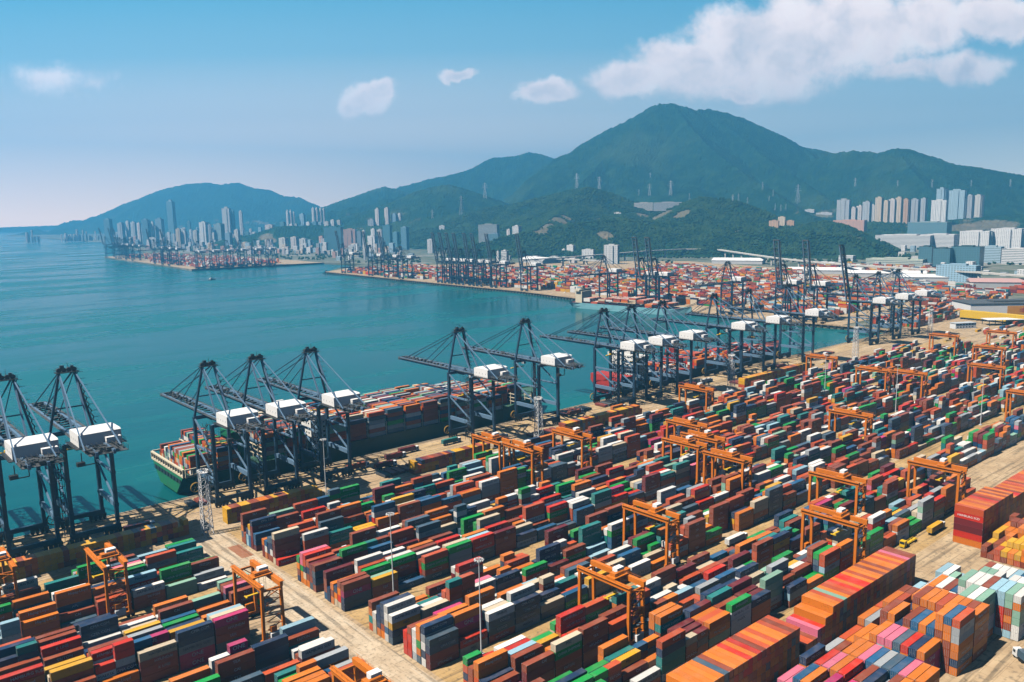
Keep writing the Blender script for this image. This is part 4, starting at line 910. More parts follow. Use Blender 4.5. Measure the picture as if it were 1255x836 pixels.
hull_mesh(270, 40, 7.0, -8, .2, None, None, 2.2).build('hull', [M_SNAVY, M_SNAVY, M_DECK, M_SRED], rs)
m = MB(); m.bb(1, 16, -17.5, 17.5, 6.2, 11.5); m.build('poop_deck', M_SRED, rs)
m = MB(); m.bb(24, 37, -16, 16, 6.2, 24); m.bb(25, 35, -19.5, 19.5, 24, 27); m.bb(27, 32, -5, 5, 27, 31); ac = m.build('accommodation', M_SWHITE, rs)
m = MB()
for z in (9,12,15,18,21,24.8):
    for k in range(10): m.bb(23.94, 24.04, -15+k*3.1, -13.5+k*3.1, z, z+1.1)
    for k in range(4): m.bb(25+k*3, 26.4+k*3, -16.06, -15.98, z, z+1.1)
m.build('window', M_GLASS, ac)
m = MB(); m.bb(86, 95, -9, 9, 6.2, 16); m.bb(87, 93, -5, 5, 16, 25); m.build('funnel', M_SRED, rs)
for bay in range(13):
    x = 42+bay*14.3; m = MB()
    for y in range(7): m.beam((x, -19+y*6.3, 6), (x, -19+y*6.3, 13), .5)
    for z in (8.4, 12.8): m.beam((x, -19, z), (x, 19, z), .8, .25)
    m.build('lashing_bridge', M_WGREY, rs)
    for row in range(15):
        n = [1,0,2,-9,3,4,2,0,3,2,3,3,2][bay] + random.choice([0,0,-1])
        if 42+bay*14.3 > 216 and abs(row-7) > 5: continue
        for k in range(max(0, n)): SHIPBOX.append((516+42+bay*14.3+7.2, 24+(row-7)*2.52, 6.6+k*2.65+1.3, 12.19, 2.6, PAL[pick(None, weights(brick_red=26, rust_brown=20, orange=12, white=12, red=8, navy=8, slate=6, grey=6, pink=2))][0]))
bs = empty('container_ship', (961, 505, 0), math.atan2(-(505-290), 26)); tag(bs, 'pale blue container ship moored at the quay across the basin', 'container ship')
hull_mesh(215, 32, 4.2, -8, .18, None, None, -1).build('hull', [M_SBLUE, M_SBLUE, M_DECK, M_SBLUE], bs)
m = MB(); m.bb(12, 25, -13, 13, 3.5, 22); m.bb(13, 22, -16, 16, 22, 25); m.bb(15, 19, -3, 3, 25, 30); ac = m.build('accommodation', M_CREAM, bs)
m = MB(); m.bb(5, 11, -4, 4, 3.5, 20); m.build('funnel', M_SBLUE, bs)
cb = math.cos(bs.rotation_euler.z); sb = math.sin(bs.rotation_euler.z); FB2 = []
for bay in range(11):
    for row in range(12):
        n = [3,1,3,4,4,4,5,4,2,4,3][bay]
        for k in range(max(0, n-2), n):
            x, y = 30+bay*14.3+6, (row-5.5)*2.5; FB2.append((961+x*cb-y*sb, 505+x*sb+y*cb, 4.0+k*2.6+1.3, PAL[pick(None, weights(white=30, brick_red=30, orange=16, rust_brown=16, cream=8))][0]))
# ship cargo: countless small boxes, one object per port of call is enough
n = len(SHIPBOX); cm = bulk_mesh('deck_cargo', [(a,b,c) for a,b,c,_,_,_ in SHIPBOX], [(L/2-.02,1.2,h/2-.03) for _,_,_,L,h,_ in SHIPBOX], [(*c,0) for *_,c in SHIPBOX]); cm.materials.append(M_BULK)
co = bpy.data.objects.new('deck_cargo', cm); COL.objects.link(co); tag(co, 'containers of many colours packed on the decks of moored ships', 'deck cargo', kind='stuff')
for (x, y, z, c) in FB2: pass
fm = MB(); cc = []
cm2 = bulk_mesh('deck_cargo', [(0,0,0)]*0 or [(30+7,0,0)], [(.1,.1,.1)], [(.2,.2,.2,0)])
def rot_bulk(name, items, ang, parent=None):
    me = bulk_mesh(name, [(x,y,z) for x,y,z,_ in items], [(6.08,1.2,1.27)]*len(items), [(*c,0) for *_,c in items]); me.materials.append(M_BULK); return me
items = [((x-961)*cb+(y-505)*sb, -(x-961)*sb+(y-505)*cb, z, c) for x, y, z, c in FB2]
o = bpy.data.objects.new('deck_load', rot_bulk('deck_load', items, 0)); COL.objects.link(o); o.parent = bs; o['kind'] = 'stuff'
bpy.data.meshes.remove(cm2)
def small_boat(px, py, L, label, name, cols, rz):
    p = at(px, py, -5); r = empty(name, (p.x, p.y, -5), rz); tag(r, label, 'boat'); B = L*.24
    m = MB(); loft(m, [[(x, -B/2*a, -1), (x, -B/2*b, 1.6+c), (x, B/2*b, 1.6+c), (x, B/2*a, -1)] for x, a, b, c in ((-L/2,.7,.95,0),(-L/4,.9,1,0),(L/4,.8,1,.3),(L*.42,.3,.6,.9),(L/2,.02,.06,1.4))]); m.build('hull', cols[0], r)
    m = MB(); m.bb(-L*.32, -L*.02, -B*.36, B*.36, 1.5, 1.5+L*.12); m.bb(-L*.26, -L*.08, -B*.28, B*.28, 1.5+L*.12, 1.5+L*.2); w = m.build('wheelhouse', cols[1], r)
    m = MB(); m.bb(-L*.081, -L*.077, -B*.25, B*.25, 1.6+L*.14, 1.5+L*.185); m.build('window', M_GLASS, w); m = MB(); m.beam((-L*.2,0,1.5+L*.2), (-L*.2,0,1.5+L*.36), L*.012); m.build('mast', M_GALV, r)
small_boat(260, 343, 22, 'small dark hulled boat alone in the open bay', 'workboat', (M_SNAVY, M_SWHITE), .4)
small_boat(690.5, 362, 22, 'small white boat tied below the far quay edge', 'workboat', (M_SWHITE, M_SWHITE), math.pi/2+.1)
small_boat(402.5, 335, 30, 'low dark barge lying off the pier tip', 'barge', (M_SNAVY, M_DARK), -.6)
# ================================================================ trucks
def make_truck(cab_m, load_c):
    r = empty('container_truck'); m = MB(); m.bb(4.6, 6.9, -1.2, 1.2, .75, 3.3); m.bb(6.85, 7.1, -1.15, 1.15, .6, 1.5); c = m.build('cab', cab_m, r)
    m = MB(); m.bb(6.9, 6.93, -1.05, 1.05, 1.9, 3.0); m.bb(5.4, 6.6, -1.22, -1.2, 1.9, 2.9); m.bb(5.4, 6.6, 1.2, 1.22, 1.9, 2.9); m.build('windscreen', M_GLASS, c)
    m = MB(); m.bb(-6.4, 6.2, -.5, .5, .9, 1.25); m.bb(-6.3, 4.2, -1.15, -1.0, 1.2, 1.42); m.bb(-6.3, 4.2, 1.0, 1.15, 1.2, 1.42); [m.bb(x-.1, x+.1, -1.15, 1.15, 1.18, 1.4) for x in (-6.1,-3,0,3.9)]; m.build('chassis', M_DARK if cab_m != M_YEL or load_c else M_YEL, r)
    for x in (6.0, 3.4, 2.2, -4.2, -5.5):
        for sy in (-1, 1): m = MB(); m.beam((x, sy*.75, .5), (x, sy*1.15, .5), 1.0, 1.0, 0, 12); m.build('wheel', M_TYRE, r)
    if load_c:
        o = bpy.data.objects.new('container', shell(12.19, 2.59)); COL.objects.link(o); o.parent = r; o.location = (-1.7, 0, 1.45); o.color = (*PAL[load_c][0], 1); d = bpy.data.objects.new('door', door(12.19, 2.59)); COL.objects.link(d); d.parent = o; d.color = o.color
    return r
TR = [(417,-290.5,0,M_WHITE,'yellow','white cab truck with yellow container beside the red wall'),(395,-299,0,M_WHITE,'yellow','truck with yellow container close under the red wall'),(371,-297,math.pi,M_YEL,None,'empty yellow chassis truck in the lane before the red wall'),(297.5,-369.5,.9,M_WHITE,'slate','white cab truck at the bottom right frame corner'),
 (262,-31,0,M_WHITE,'maroon','maroon loaded truck on the quay behind the mustard row'),(248,-22,0,M_WHITE,'rust brown','rust brown loaded truck under the third quay crane'),(290,-14,0,M_WHITE,'maroon','maroon loaded truck alone on the quay by the green ship'),(276,-20,0,M_WHITE,'maroon','maroon loaded truck beside trestles on the quay'),(322,-17,0,M_WHITE,'teal','teal loaded truck under the fourth quay crane'),(350,-33,0,M_WHITE,'grey','grey loaded truck behind the first orange gantry pair'),(436,-20,0,M_WHITE,'rust brown','rust brown loaded truck beyond the fifth quay crane'),
 (470,-32,0,M_WHITE,'orange','orange loaded truck on the quay near the red ship stern'),(505,-12,0,M_WHITE,None,'empty trailer truck under the red ship deckhouse'),(598,-20,0,M_WHITE,'white','white loaded truck amidships of the red ship'),(655,-15,0,M_WHITE,'slate','slate loaded truck farther along the red ship'),(118,-33,0,M_WHITE,'maroon','maroon loaded truck in the crane shadow left'),(700,-30,0,M_WHITE,'brick red','brick red loaded truck on the far quay stretch'),(760,-22,0,M_WHITE,'blue','blue loaded truck on the far quay stretch'),
 (131,-118,-math.pi/2,M_WHITE,'orange','orange loaded truck driving on the concrete road') ,(204,-190,0,M_WHITE,'blue','blue loaded truck in the lane below the green containers'),(240,-249,0,M_WHITE,None,'empty trailer truck in the nearest truck lane'),(330,-189,0,M_WHITE,'rust brown','rust brown loaded truck in the middle truck lane')]
for x, y, rz, cm_, lc, lab in TR:
    if lab.startswith('orange loaded truck driving'): continue
    o = make_truck(cm_, lc); o.location = (x, y, .02); o.rotation_euler = (0,0,rz); tag(o, lab, 'truck', 'container trucks')
LW = ['first','second','third','fourth']
for li, c in enumerate((-65,-122.5,-180,-237.5)):
    us = sorted([random.uniform(160, 620) for _ in range(6)])
    us = [u for i, u in enumerate(us) if i == 0 or u-us[i-1] > 22]
    for i, u in enumerate(us):
        lc = random.choice(['orange','white','rust brown','blue','green','navy',None]); o = make_truck(random.choice([M_WHITE, M_WHITE, M_YEL]), lc); fl = random.random() < .5
        o.location = (u, c-(13.4 if fl else 5.6), .02); o.rotation_euler = (0,0,math.pi if fl else 0)
        tag(o, '%s truck, %s from left among those in the %s truck lane inland' % (lc+' loaded' if lc else 'empty flatbed', nth(i+1), LW[li]), 'truck', 'container trucks')
# hatch covers laid out on the quay
hc = []
for u0, n, y0 in ((252,5,-43),(372,5,-43),(560,4,-40),(612,5,-40),(716,4,-40),(446,3,-43),(428,6,-12),(470,7,-14),(300,4,-40),(575,6,-12),(640,5,-13),(150,3,-14),(780,6,-20)):
    for k in range(n): hc.append((u0+k*5.2, y0))
for i, (u, y) in enumerate(hc):
    m = MB(); m.box((0,0,.9), (4.0,11,.5)); m.box((0,0,1.6), (3.8,10.6,.4)); m.box((0,0,1.25), (3.2,9.6,.4)); [m.box((0,-4.8+j*1.6,.5), (3.9,.25,.5)) for j in range(7)]; [m.box((sx*1.6,sy*4.6,.3),(.3,.3,.7)) for sx in (-1,1) for sy in (-1,1)]
    o = m.build('hatch_cover', random.choice([M_DECK, M_DARK, M_DECK, M_GRATE]), None, (u, y, 0)); tag(o, 'steel ship hatch cover on the quay, %s counted from the left end' % nth(i+1), 'hatch cover', 'hatch covers laid on the quay')
# ================================================================ city, sheds, roads, pylons
def f_bld(style):
    def fn(t, b):
        p = t.sep(t.obj()); c = objcol(t); fl = 4.0 if style != 'strip' else 5.0
        fz = t.math('FRACT', t.math('DIVIDE', p[2], fl)); fx = t.math('FRACT', t.math('DIVIDE', t.math('ADD', p[0], p[1]), 5.2))
        if style == 'grid': w = t.math('MULTIPLY', t.math('GREATER_THAN', fz, .55), t.math('GREATER_THAN', fx, .5))
        elif style == 'band': w = t.math('GREATER_THAN', fz, .58)
        elif style == 'strip': w = t.math('MULTIPLY', t.math('GREATER_THAN', fx, .66), t.math('GREATER_THAN', fz, .2))
        else: w = t.math('MULTIPLY', t.math('GREATER_THAN', fz, .12), t.math('GREATER_THAN', fx, .08))
        nz = t.math('ABSOLUTE', t.sep(t.new('ShaderNodeNewGeometry').outputs['Normal'])[2]); w = t.math('MULTIPLY', w, t.math('LESS_THAN', nz, .5))
        glass = (.16,.21,.25,1) if style != 'glass' else (.10,.22,.28,1)
        t.put(b.inputs['Base Color'], t.mix(w, c, glass)); t.put(b.inputs['Roughness'], t.math('SUBTRACT', .8, t.math('MULTIPLY', w, .55)))
    return fn
MB_ = {s: mat('facade_'+s, None, .8, fn=f_bld(s)) for s in ('grid','band','strip','glass')}
M_PLAIN = mat('plain_render', None, .85, fn=lambda t, b: t.put(b.inputs['Base Color'], t.mix(t.math('MULTIPLY', t.smooth(t.noise(t.geo(), .05, 3), .5, .7), .2), objcol(t), (.3,.28,.26,1))))
C = dict(w=(.84,.83,.82), wp=(.82,.73,.69), g=(.52,.54,.57), dg=(.20,.25,.29), t=(.20,.40,.46), b=(.26,.42,.55), c=(.80,.64,.47), p=(.74,.42,.32), o=(.66,.40,.24), lb=(.42,.58,.68), s=(.70,.67,.62), dk=(.03,.09,.10))
used_labels = set()
def building(x0, x1, yt, yb, col, style, label, D=None, name='tower_block', depth=.7, turn=None, group=None, top=True, zb=4):
    pxc = (x0+x1)/2
    p = at_dist(pxc, yb, D) if D else at(pxc, yb, zb)
    D = math.hypot(p.x-CAM.x, p.y-CAM.y); sl = (p-CAM).length; cosd = (p-CAM).normalized().dot(Fv); m_px = sl*cosd/FPX
    h = (yb-yt)*m_px*1.0; wid = (x1-x0)*m_px
    az = math.atan2(p.x-CAM.x, p.y-CAM.y); tw = random.uniform(-.75,-.4) if turn is None else (turn if turn < 0 else -turn-.1); rz = -az + tw
    wf = wid/(abs(math.cos(tw))+depth*abs(math.sin(tw))); dp = wf*depth
    r = empty(name, (p.x, p.y, min(p.z, max(terrain_z(p.x, p.y), 0))-1), rz); base = r.location.z; H = p.z+h-base
    c = C[col] if isinstance(col, str) else col; k = random.uniform(.9,1.08)
    # y = 0 face towards the viewer
    m = MB(); m.bb(-wf/2, wf/2, 0, dp, 0, H)
    if style in ('strip','grid') and H > 45: m.bb(-wf*.18, wf*.18, -wf*.06, .1, 0, H*.985); m.bb(-wf/2-wf*.04, -wf/2+.1, dp*.3, dp*.7, 0, H*.98); m.bb(wf/2-.1, wf/2+wf*.04, dp*.3, dp*.7, 0, H*.98)
    o = m.build('walls', MB_[style], r); o.color = (*[min(.9, v*k) for v in c], 1)
    if top:
        m = MB(); m.bb(-wf*.2, wf*.22, dp*.25, dp*.75, H, H+max(3.5, H*.05)); m.bb(-wf/2, wf/2, 0, .5, H, H+1.2); m.bb(-wf/2, -wf/2+.5, .5, dp-.5, H, H+1.2); m.bb(wf/2-.5, wf/2, .5, dp-.5, H, H+1.2); m.bb(-wf/2, wf/2, dp-.5, dp, H, H+1.2); q_ = m.build('roof', M_PLAIN, r); q_.color = (*[v*.85 for v in c], 1)
    cat = {'tower_block':'tower','mid_rise':'mid-rise','office_block':'office block','warehouse':'warehouse','low_block':'building','villa':'building'}.get(name, 'building')
    tag(r, label, cat, group); return r
GL, GM = 'towers behind the hazy peninsula', 'towers below the green ridge'
L_ = [ # x0,x1,top,base,colour,style,label
 (127.6,137.5,269.5,297,'b','glass','dark blue slab tower at the left end of the bay skyline',5200),
 (144,152.5,274,297,'g','strip','grey tower right beside the dark blue slab',5000),(155,160,272,297,'w','strip','slim white tower between grey and cream towers at left bay',5000),(161,167.5,273,297,'w','strip','white twin tower left of centre among bay slabs',4900),(168.6,173.5,274,298,'wp','grid','pinkish tower just left of the first blue slab',4800),
 (174,184,270,298,'b','glass','first wide blue slab tower behind the peninsula',4700),(185.6,190,273,297,'w','grid','white tower squeezed between two blue slabs',4700),(190.5,201,269,298,'b','band','second wide blue slab tower behind the peninsula',4700),(206,216,248,297,'lb','glass','pale blue supertall tower, tallest of the bay skyline',5400),
 (215.6,222,281,298,'c','grid','low cream block at the foot of the supertall',4200),(222.5,229,284,299,'w','grid','low white block right of the cream one',4200),(230,234.5,272,292,'t','glass','dark teal tower alone right of the supertall',5200),(236,243,283,298,'s','grid','pale low block left of the white slab group',4200),
 (243.5,255,273,297,'w','grid','broad white slab before the grey green block',4400),(255.5,260,276,298,'g','strip','grey edge tower beside broad white slab',4300),(261,274,275,298,(.30,.42,.44),'band','broad grey green office slab in the bay skyline',4300),(273,284,256,292,'w','strip','tall white twin towers of the bay skyline',4700),(284,288.5,259,290,'t','glass','teal glass tower attached to tall white twins',4700),
 (275,284,286,303,'b','band','low blue block below tall white twins',3900),(287,294,282,303,'s','grid','beige block right below the teal tower',3900),(294.5,299,260,298,'w','strip','slim white tower right of the tall twins',4600),(300,306,285,298,'t','glass','short teal tower beside the slim white one',4300),
 (324.5,336,276,296,'wp','grid','wide pinkish apartment slab before the mountain foot',4200),(342.7,350,273,293,'t','glass','teal tower at the left of the middle towers',4400),(351,354.3,259,279,'w','strip','first of three slim pale towers on the slope',4900),(355,358.2,259,279,'wp','strip','second of three slim pale towers on the slope',4900),(359,361.8,261,279,'w','strip','third of three slim pale towers on the slope',4900),
 (366.6,374,263,281,'lb','strip','pale bluish tower pair behind the middle towers',4900),(355,360,275,297,'w','grid','white tower before the three slim ones',4200),(361,365.5,275,297,(.45,.52,.5),'grid','grey green tower beside white tower in the middle group',4200),(367,373,276.5,293,'t','glass','teal tower right in the middle group',4300),(375,381,272.6,291,'w','grid','white tower left of the blue pair',4300),(382,389,272,290,'b','glass','blue tower of the middle group',4300),(389.5,395,273,290,'lb','grid','pale tower right of the blue one',4300),
 (382,386,255.7,275,'w','strip','high hillside tower, first of the pale row',4700),(386.6,390.2,255.7,275,'wp','strip','high hillside tower, second of the pale row',4700),(391.5,394.6,255.7,274,'w','strip','high hillside tower, third of the pale row',4700),(395.2,398.5,256.2,274,'wp','strip','high hillside tower, last of the pale row',4700),
 (397,404,272,290,'s','grid','beige flats rising left behind the dark glass block',4200),(405,411,270,290,'w','strip','white flats rising centrally behind the dark glass block',4200),(412.5,418.5,270.5,290,'s','strip','pale flats rising right behind the dark glass block',4200),
 (396.7,420,279.5,308,(.08,.26,.33),'glass','large dark teal glass block on the shore',None),(421,437,281.5,303,'p','strip','salmon pink apartment slab beside the dark glass block',None),(437,444,284,305,'dg','band','grey blank slab right of the salmon block',None),(444.3,448,283,305,'w','grid','thin white edge tower right of the grey slab',None),
 (451,459.7,270,300,'g','strip','grey lavender tower left of the tallest twin',4000),(460,466,257,292,'wp','strip','tall round topped tower, left of the tall pair',4000),(471.3,478,256,292,'wp','strip','tall round topped tower, right of the tall pair',4000),(479,487,263,290,'b','strip','blue grey tower right of the tall pair',4000),(487.6,492.4,262.6,290,'w','strip','slim white tower at the right end of the tall row',4000),
 (449,461.6,289.6,306,'w','grid','broad white apartment block with stepped roof',None),(454,460.5,281,298,'w','grid','white block rising behind the stepped one, left',3500),(461.5,469,282,298,'wp','grid','pinkish block rising behind the stepped one, right',3500),(468.5,480,277,307,(.10,.30,.36),'glass','wide teal glass office block below the tall towers',None),(480.3,488.5,285,302,'t','glass','lower teal wing beside wide glass office',None),(490,500,279,298,'b','glass','dark blue office block at the hill foot',3400),(463,470,292,308,'dg','band','dark block before the wide teal office',None),
 (355,365,291,304,'wp','grid','pink low blocks along the middle shore, left',None),(390,397,290,302,'p','grid','pink low block left of the dark glass block',None),(366,376,293,306,'w','grid','pale low block along the middle shore',None),(340,352,292,305,'s','grid','beige low block along the middle shore',None),(324,334,294,306,'wp','grid','long pale low block under the pinkish slab',None),
 (585,611,276,301,(.36,.40,.42),'band','grey unfinished slab behind the crane cluster',2900),(597,611.3,287,302,'b','glass','blue glass block before the grey slab',2800),(626.3,638,278,311,'w','band','tall white office tower with banded floors',None),(620,626.2,282,307,'wp','strip','pinkish white tower beside banded tower',None),(645,652,288,312,'w','strip','white tower right of the banded office',None),(652.3,655,296,312,'w','grid','slim white annex of the right white tower',None),
 (613,622.5,308,329,'w','band','white and blue striped office near the far stacks',None),(608,612,309,327,'w','grid','narrow white block beside the striped office',None),(688,693,306,314,'w','grid','low white wing of the hillfoot block',None),(693,704,301,314,'w','grid','white hillfoot block with stepped roof',None),(712,728,306.5,315,'w','grid','low white block left of the stepped white tower',None),(739,758,301,322,'w','strip','white apartment block with central tower by the viaduct',None),(523,531,294,309,'w','grid','pale block left of the raised crane cluster',None),
 (1025.6,1039.7,245.5,265,'g','strip','lavender grey tower at the left end of the valley estate',3880),(1041,1048,255,266,'wp','strip','pale lower slab of the valley estate, first',3880),(1048.5,1056,253,266,'wp','strip','pale lower slab of the valley estate, second',3880),(1056.5,1065,248,270,'g','strip','grey tower before the cream trio',3782),(1065.5,1071,252,266,'s','strip','beige slab left of the cream trio',3880),(1071.5,1079,243,273,'c','strip','cream tower, first of the cream trio',3677),(1079.5,1087.5,247,273,'c','strip','cream tower, second of the cream trio',3677),(1088,1095,245,273,'wp','strip','cream tower, third of the cream trio',3677),
 (1096,1103,243,273,'c','strip','peach tower beside the cream trio',3677),(1103.5,1112,245,273,'o','strip','orange peach tower in the valley estate',3677),(1113,1124,245,270,'g','strip','grey lavender tower right of the peach ones',3782),(1127.5,1133,244,270,'g','strip','slim grey tower standing alone in the estate',3782),(1141,1157.6,246,271,'w','strip','bright white tower of the valley estate',3677),(1146,1157,232,250,'lb','strip','pale tower rising behind the bright white one',3880),
 (1160,1180,234,259,'lb','grid','broad hazy slab tower at the right of the estate',3880),(1171,1181.5,245,264,'g','strip','grey tower before the broad hazy slab',3880),(1182,1190,240,265,'g','strip','lavender tower, second from right end',3880),(1191.3,1201,240,265,'s','strip','beige tower at the right end of the estate',3880)]
for e in L_:
    x0, x1, yt, yb, col, st, lab, D = e
    if x0 > 1020: x0 -= 1.1; x1 += 1.1
    grp = GL if x0 < 320 else GM
    building(x0, x1, yt, yb, col, st, lab, D, 'tower_block' if (yb-yt) > 12 and st != 'glass' else 'office_block', .7 if x1-x0 < 14 else .4, None if x1-x0 < 14 else .25, grp)
for e in [(1020,1059,270.5,280,'p','grid','long salmon low block below the valley estate',3450,'low_block',.3),(1111,1160,273,288,(.36,.46,.46),'glass','wide glass fronted block above the white warehouse',3350,'office_block',.4),(1070,1140,289,304,'w','band','long white warehouse with stepped roof, left part',None,'warehouse',.45),(1128,1169,288,304,'w','band','white warehouse block with sunny bare front',None,'warehouse',.5),
   (1174,1212,284,303,'w','grid','huge white depot building, left half with flat roof',None,'warehouse',.6),(1212,1251,281,303,'w','grid','huge white depot building, right half at frame edge',None,'warehouse',.6),(1124,1142,303,325,'dk','glass','dark green glass building, left wing',None,'office_block',.7),(1142,1164,305,326,'dk','glass','dark green glass building, middle wing',None,'office_block',.6),(1164,1200,303,326,'dk','glass','dark green glass building, right wing',None,'office_block',.5),
   (1200.5,1226,303,320,'lb','band','grey blue office right of dark green glass',None,'office_block',.5),(1226.5,1262,306,322,'w','band','white parking block at the right frame edge',None,'office_block',.5),(1146,1195,326,343,(.36,.56,.70),'grid','light blue office block beside container stacks',None,'office_block',.4),(1060,1130,318,325,(.55,.60,.50),'band','long low pale green shed',None,'warehouse',.3)]:
    building(*e[:7], D=e[7], name=e[8], depth=e[9], turn=.22, group=None)
# hillside buildings
def onhill(x0, x1, yt, yb, col, st, lab, name, depth=.35, turn=.15):
    p = hit((x0+x1)/2, yb); return building(x0, x1, yt, yb, col, st, lab, math.hypot(p.x-CAM.x, p.y-CAM.y), name, depth, turn)
onhill(777,800,249,258,'s','band','left half of the long hillside institute building','low_block',.2,-.02); onhill(801,835,248.5,258,'g','band','right half of the long hillside institute building','low_block',.2,-.02)
onhill(942,954,271,281,'o','grid','orange villa block on the low wooded rise, left wing','villa'); onhill(953,962,266.5,279,'c','grid','cream villa tower on the low wooded rise','villa'); onhill(962.5,973,271,278.5,'o','grid','orange villa block on the low wooded rise, right wing','villa')
onhill(538,545,277,283,'w','grid','small white house on the hill above cranes','villa'); onhill(752,761,261,264,'w','grid','small white shed left of the hillside institute','villa'); onhill(986,998,257,260.5,'w','band','white shed on the mountain foot left of estate','villa'); onhill(1000,1020,261,263.5,'w','band','long white shed on the mountain foot beside estate','villa')
# crowded low blocks along the shore, all alike in the haze
for k in range(26):
    x = 31+k*3.7+random.uniform(-.8,.8)
    if 48 < x < 72: continue
    building(x, x+random.uniform(1.6,3.2), random.uniform(281,290) if x > 90 or x < 48 else random.uniform(286,291), 295.5, random.choice(['w','wp','s']), 'strip', 'small pale tower in the hazy row on the far left shore', 6200, 'tower_block', .8, None, 'pale towers on the far left shore', False)
made = 0; tries = 0
while made < 200 and tries < 2000:
    tries += 1
    x = random.uniform(150, 500); yb = random.uniform(297, 311) if x < 400 else random.uniform(300, 318); w = random.uniform(2.5, 8)
    p = at(x, yb, 4)
    if (p.x < 1275 and p.y > 1540) or p.x < 1150 or (p.x < 1560 and p.y < 1500 and p.y > 900): continue
    if terrain_z(p.x, p.y) > 25: continue
    made += 1
    building(x, x+w, yb-random.choice([random.uniform(2.5, 6), random.uniform(4, 12)]), yb, random.choice(['w','w','w','wp','s','g','c','p','lb']), random.choice(['grid','band','strip']), 'small pale block in the crowded town behind the terminals', None, 'low_block', .8, None, 'crowded low blocks behind the terminals', False)
made = tries = 0
while made < 250 and tries < 5000:
    tries += 1; x = random.uniform(128, 420); yb = random.uniform(292.5, 301); p = at(x, yb, 5)
    if p.x < 1275 and p.y < 3300 or terrain_z(p.x, p.y) > 20: continue
    if p.x < 1520+(p.y-5043)*.02 and p.y > 3300 and p.x < 1180+(p.y-3300)*.18+30: continue
    made += 1; building(x, x+random.uniform(2.4, 5.5), yb-random.choice([random.uniform(5, 10), random.uniform(7, 17)]), yb, random.choice(['w','w','w','wp','s','lb']), random.choice(['grid','band','strip']), 'pale mid-rise in the dense hazy waterfront town at left', None, 'mid_rise', .8, None, 'pale mid-rises of the waterfront town', False, 5)
made = tries = 0
while made < 46 and tries < 900:
    tries += 1; x = random.uniform(990, 1262); yb = random.uniform(304, 338); p = at(x, yb, 3)
    if p.x < 1720 or terrain_z(p.x, p.y) > 14: continue
    made += 1; building(x, x+random.uniform(5, 15), yb-random.uniform(2.5, 6.5), yb, random.choice(['w','w','w','s','g','lb']), random.choice(['band','grid']), 'small pale building among the depots at the far right', None, 'low_block', .6, None, 'small buildings among the right depots', False, 3)
for k in range(34):
    x = random.uniform(520, 740); yb = random.uniform(310, 322); p = at(x, yb, 4)
    if p.x < 1640: continue
    building(x, x+random.uniform(4, 12), yb-random.uniform(2, 5), yb, random.choice(['w','w','s','wp']), random.choice(['grid','band']), 'small pale shed between far stacks and wooded hills', None, 'low_block', .8, None, 'pale sheds below the wooded hills', False)
# sheds with pitched roofs
def shed(px, py, L, Wd, H, rz, col, roof, lab, zb=0.0):
    p = at(px, py, zb); r = empty('warehouse', (p.x, p.y, 0), rz); m = MB(); m.bb(-L/2, L/2, -Wd/2, Wd/2, 0, H); o = m.build('walls', M_PLAIN, r); o.color = (*col, 1)
    m = MB(); a = Wd*.14; m.add([(-L/2-1,-Wd/2-1,H),(L/2+1,-Wd/2-1,H),(L/2+1,0,H+a),(-L/2-1,0,H+a),(L/2+1,Wd/2+1,H),(-L/2-1,Wd/2+1,H)], [(0,1,2,3),(3,2,4,5),(1,4,2),(0,3,5),(0,5,4,1)]); o = m.build('roof', M_PLAIN, r); o.color = (*roof, 1)
    tag(r, lab, 'warehouse', 'port sheds'); return r
WR = (.75,.75,.74)
shed(905, 323, 130, 44, 9, math.radians(-68), (.6,.6,.6), WR, 'long white roofed shed under the far viaduct'); shed(1010, 335, 150, 40, 8, math.radians(-64), (.6,.6,.6), WR, 'white roofed shed right of the far viaduct end'); shed(1085, 339, 150, 36, 8, math.radians(-62), (.6,.6,.6), WR, 'white roofed shed behind the raised boom crane'); shed(1135, 344, 90, 36, 8, math.radians(-60), (.6,.6,.6), WR, 'white roofed shed left of the light blue office')
shed(1245, 352, 150, 40, 10, math.radians(-60), (.5,.5,.5), (.5,.3,.28), 'pinkish roofed shed near the right frame edge'); shed(660, 322, 120, 50, 10, math.radians(80), (.6,.6,.6), WR, 'white roofed shed behind the lone raised crane')
# grey hall with an orange panel, and the yellow beam store before it
p = at(1232, 388, 0); r = empty('industrial_hall', (p.x, p.y, 0), math.radians(-42)); m = MB(); m.bb(-46, 60, 0, 50, 0, 17); m.build('walls', M_WHITE, r); m = MB(); m.bb(-47, 61, -.8, 51, 17, 17.8); m.bb(-10, 30, 12, 30, 17.8, 20); m.build('roof', M_GRATE, r); m = MB(); m.bb(2, 60, -.4, -.05, 3, 14); m.build('orange_panel', worn('orange_panel_paint', (.70,.30,.03), .2, .3), r); m = MB(); m.bb(18, 34, -.5, -.41, 6.5, 7.6); m.bb(18, 34, -.5, -.41, 9.0, 10.1); m.bb(22, 23.2, -.5, -.41, 5.2, 11.4); m.bb(29, 30.2, -.5, -.41, 5.2, 11.4); m.build('red_panel_mark', M_RED, r)
tag(r, 'grey industrial hall with orange wall panel at the right edge', 'industrial hall')
p = at(1176, 391, 0); q_ = at(1268, 400, 0); r = empty('beam_store', (p.x, p.y, 0), math.atan2(q_.y-p.y, q_.x-p.x)); Lb = (q_-p).length; m = MB()
for k in range(3): m.bb(0, Lb, k*3.6, k*3.6+3.0, 2.4, 11.5); 
m.build('box_girder', M_YEL, r); m = MB(); [m.bb(k*Lb/9+1, k*Lb/9+2.6, -.5, 11, 0, 2.4) for k in range(9)]; m.build('trestle', M_DARK, r); tag(r, 'long bright yellow box girders lying on trestles', 'girders')
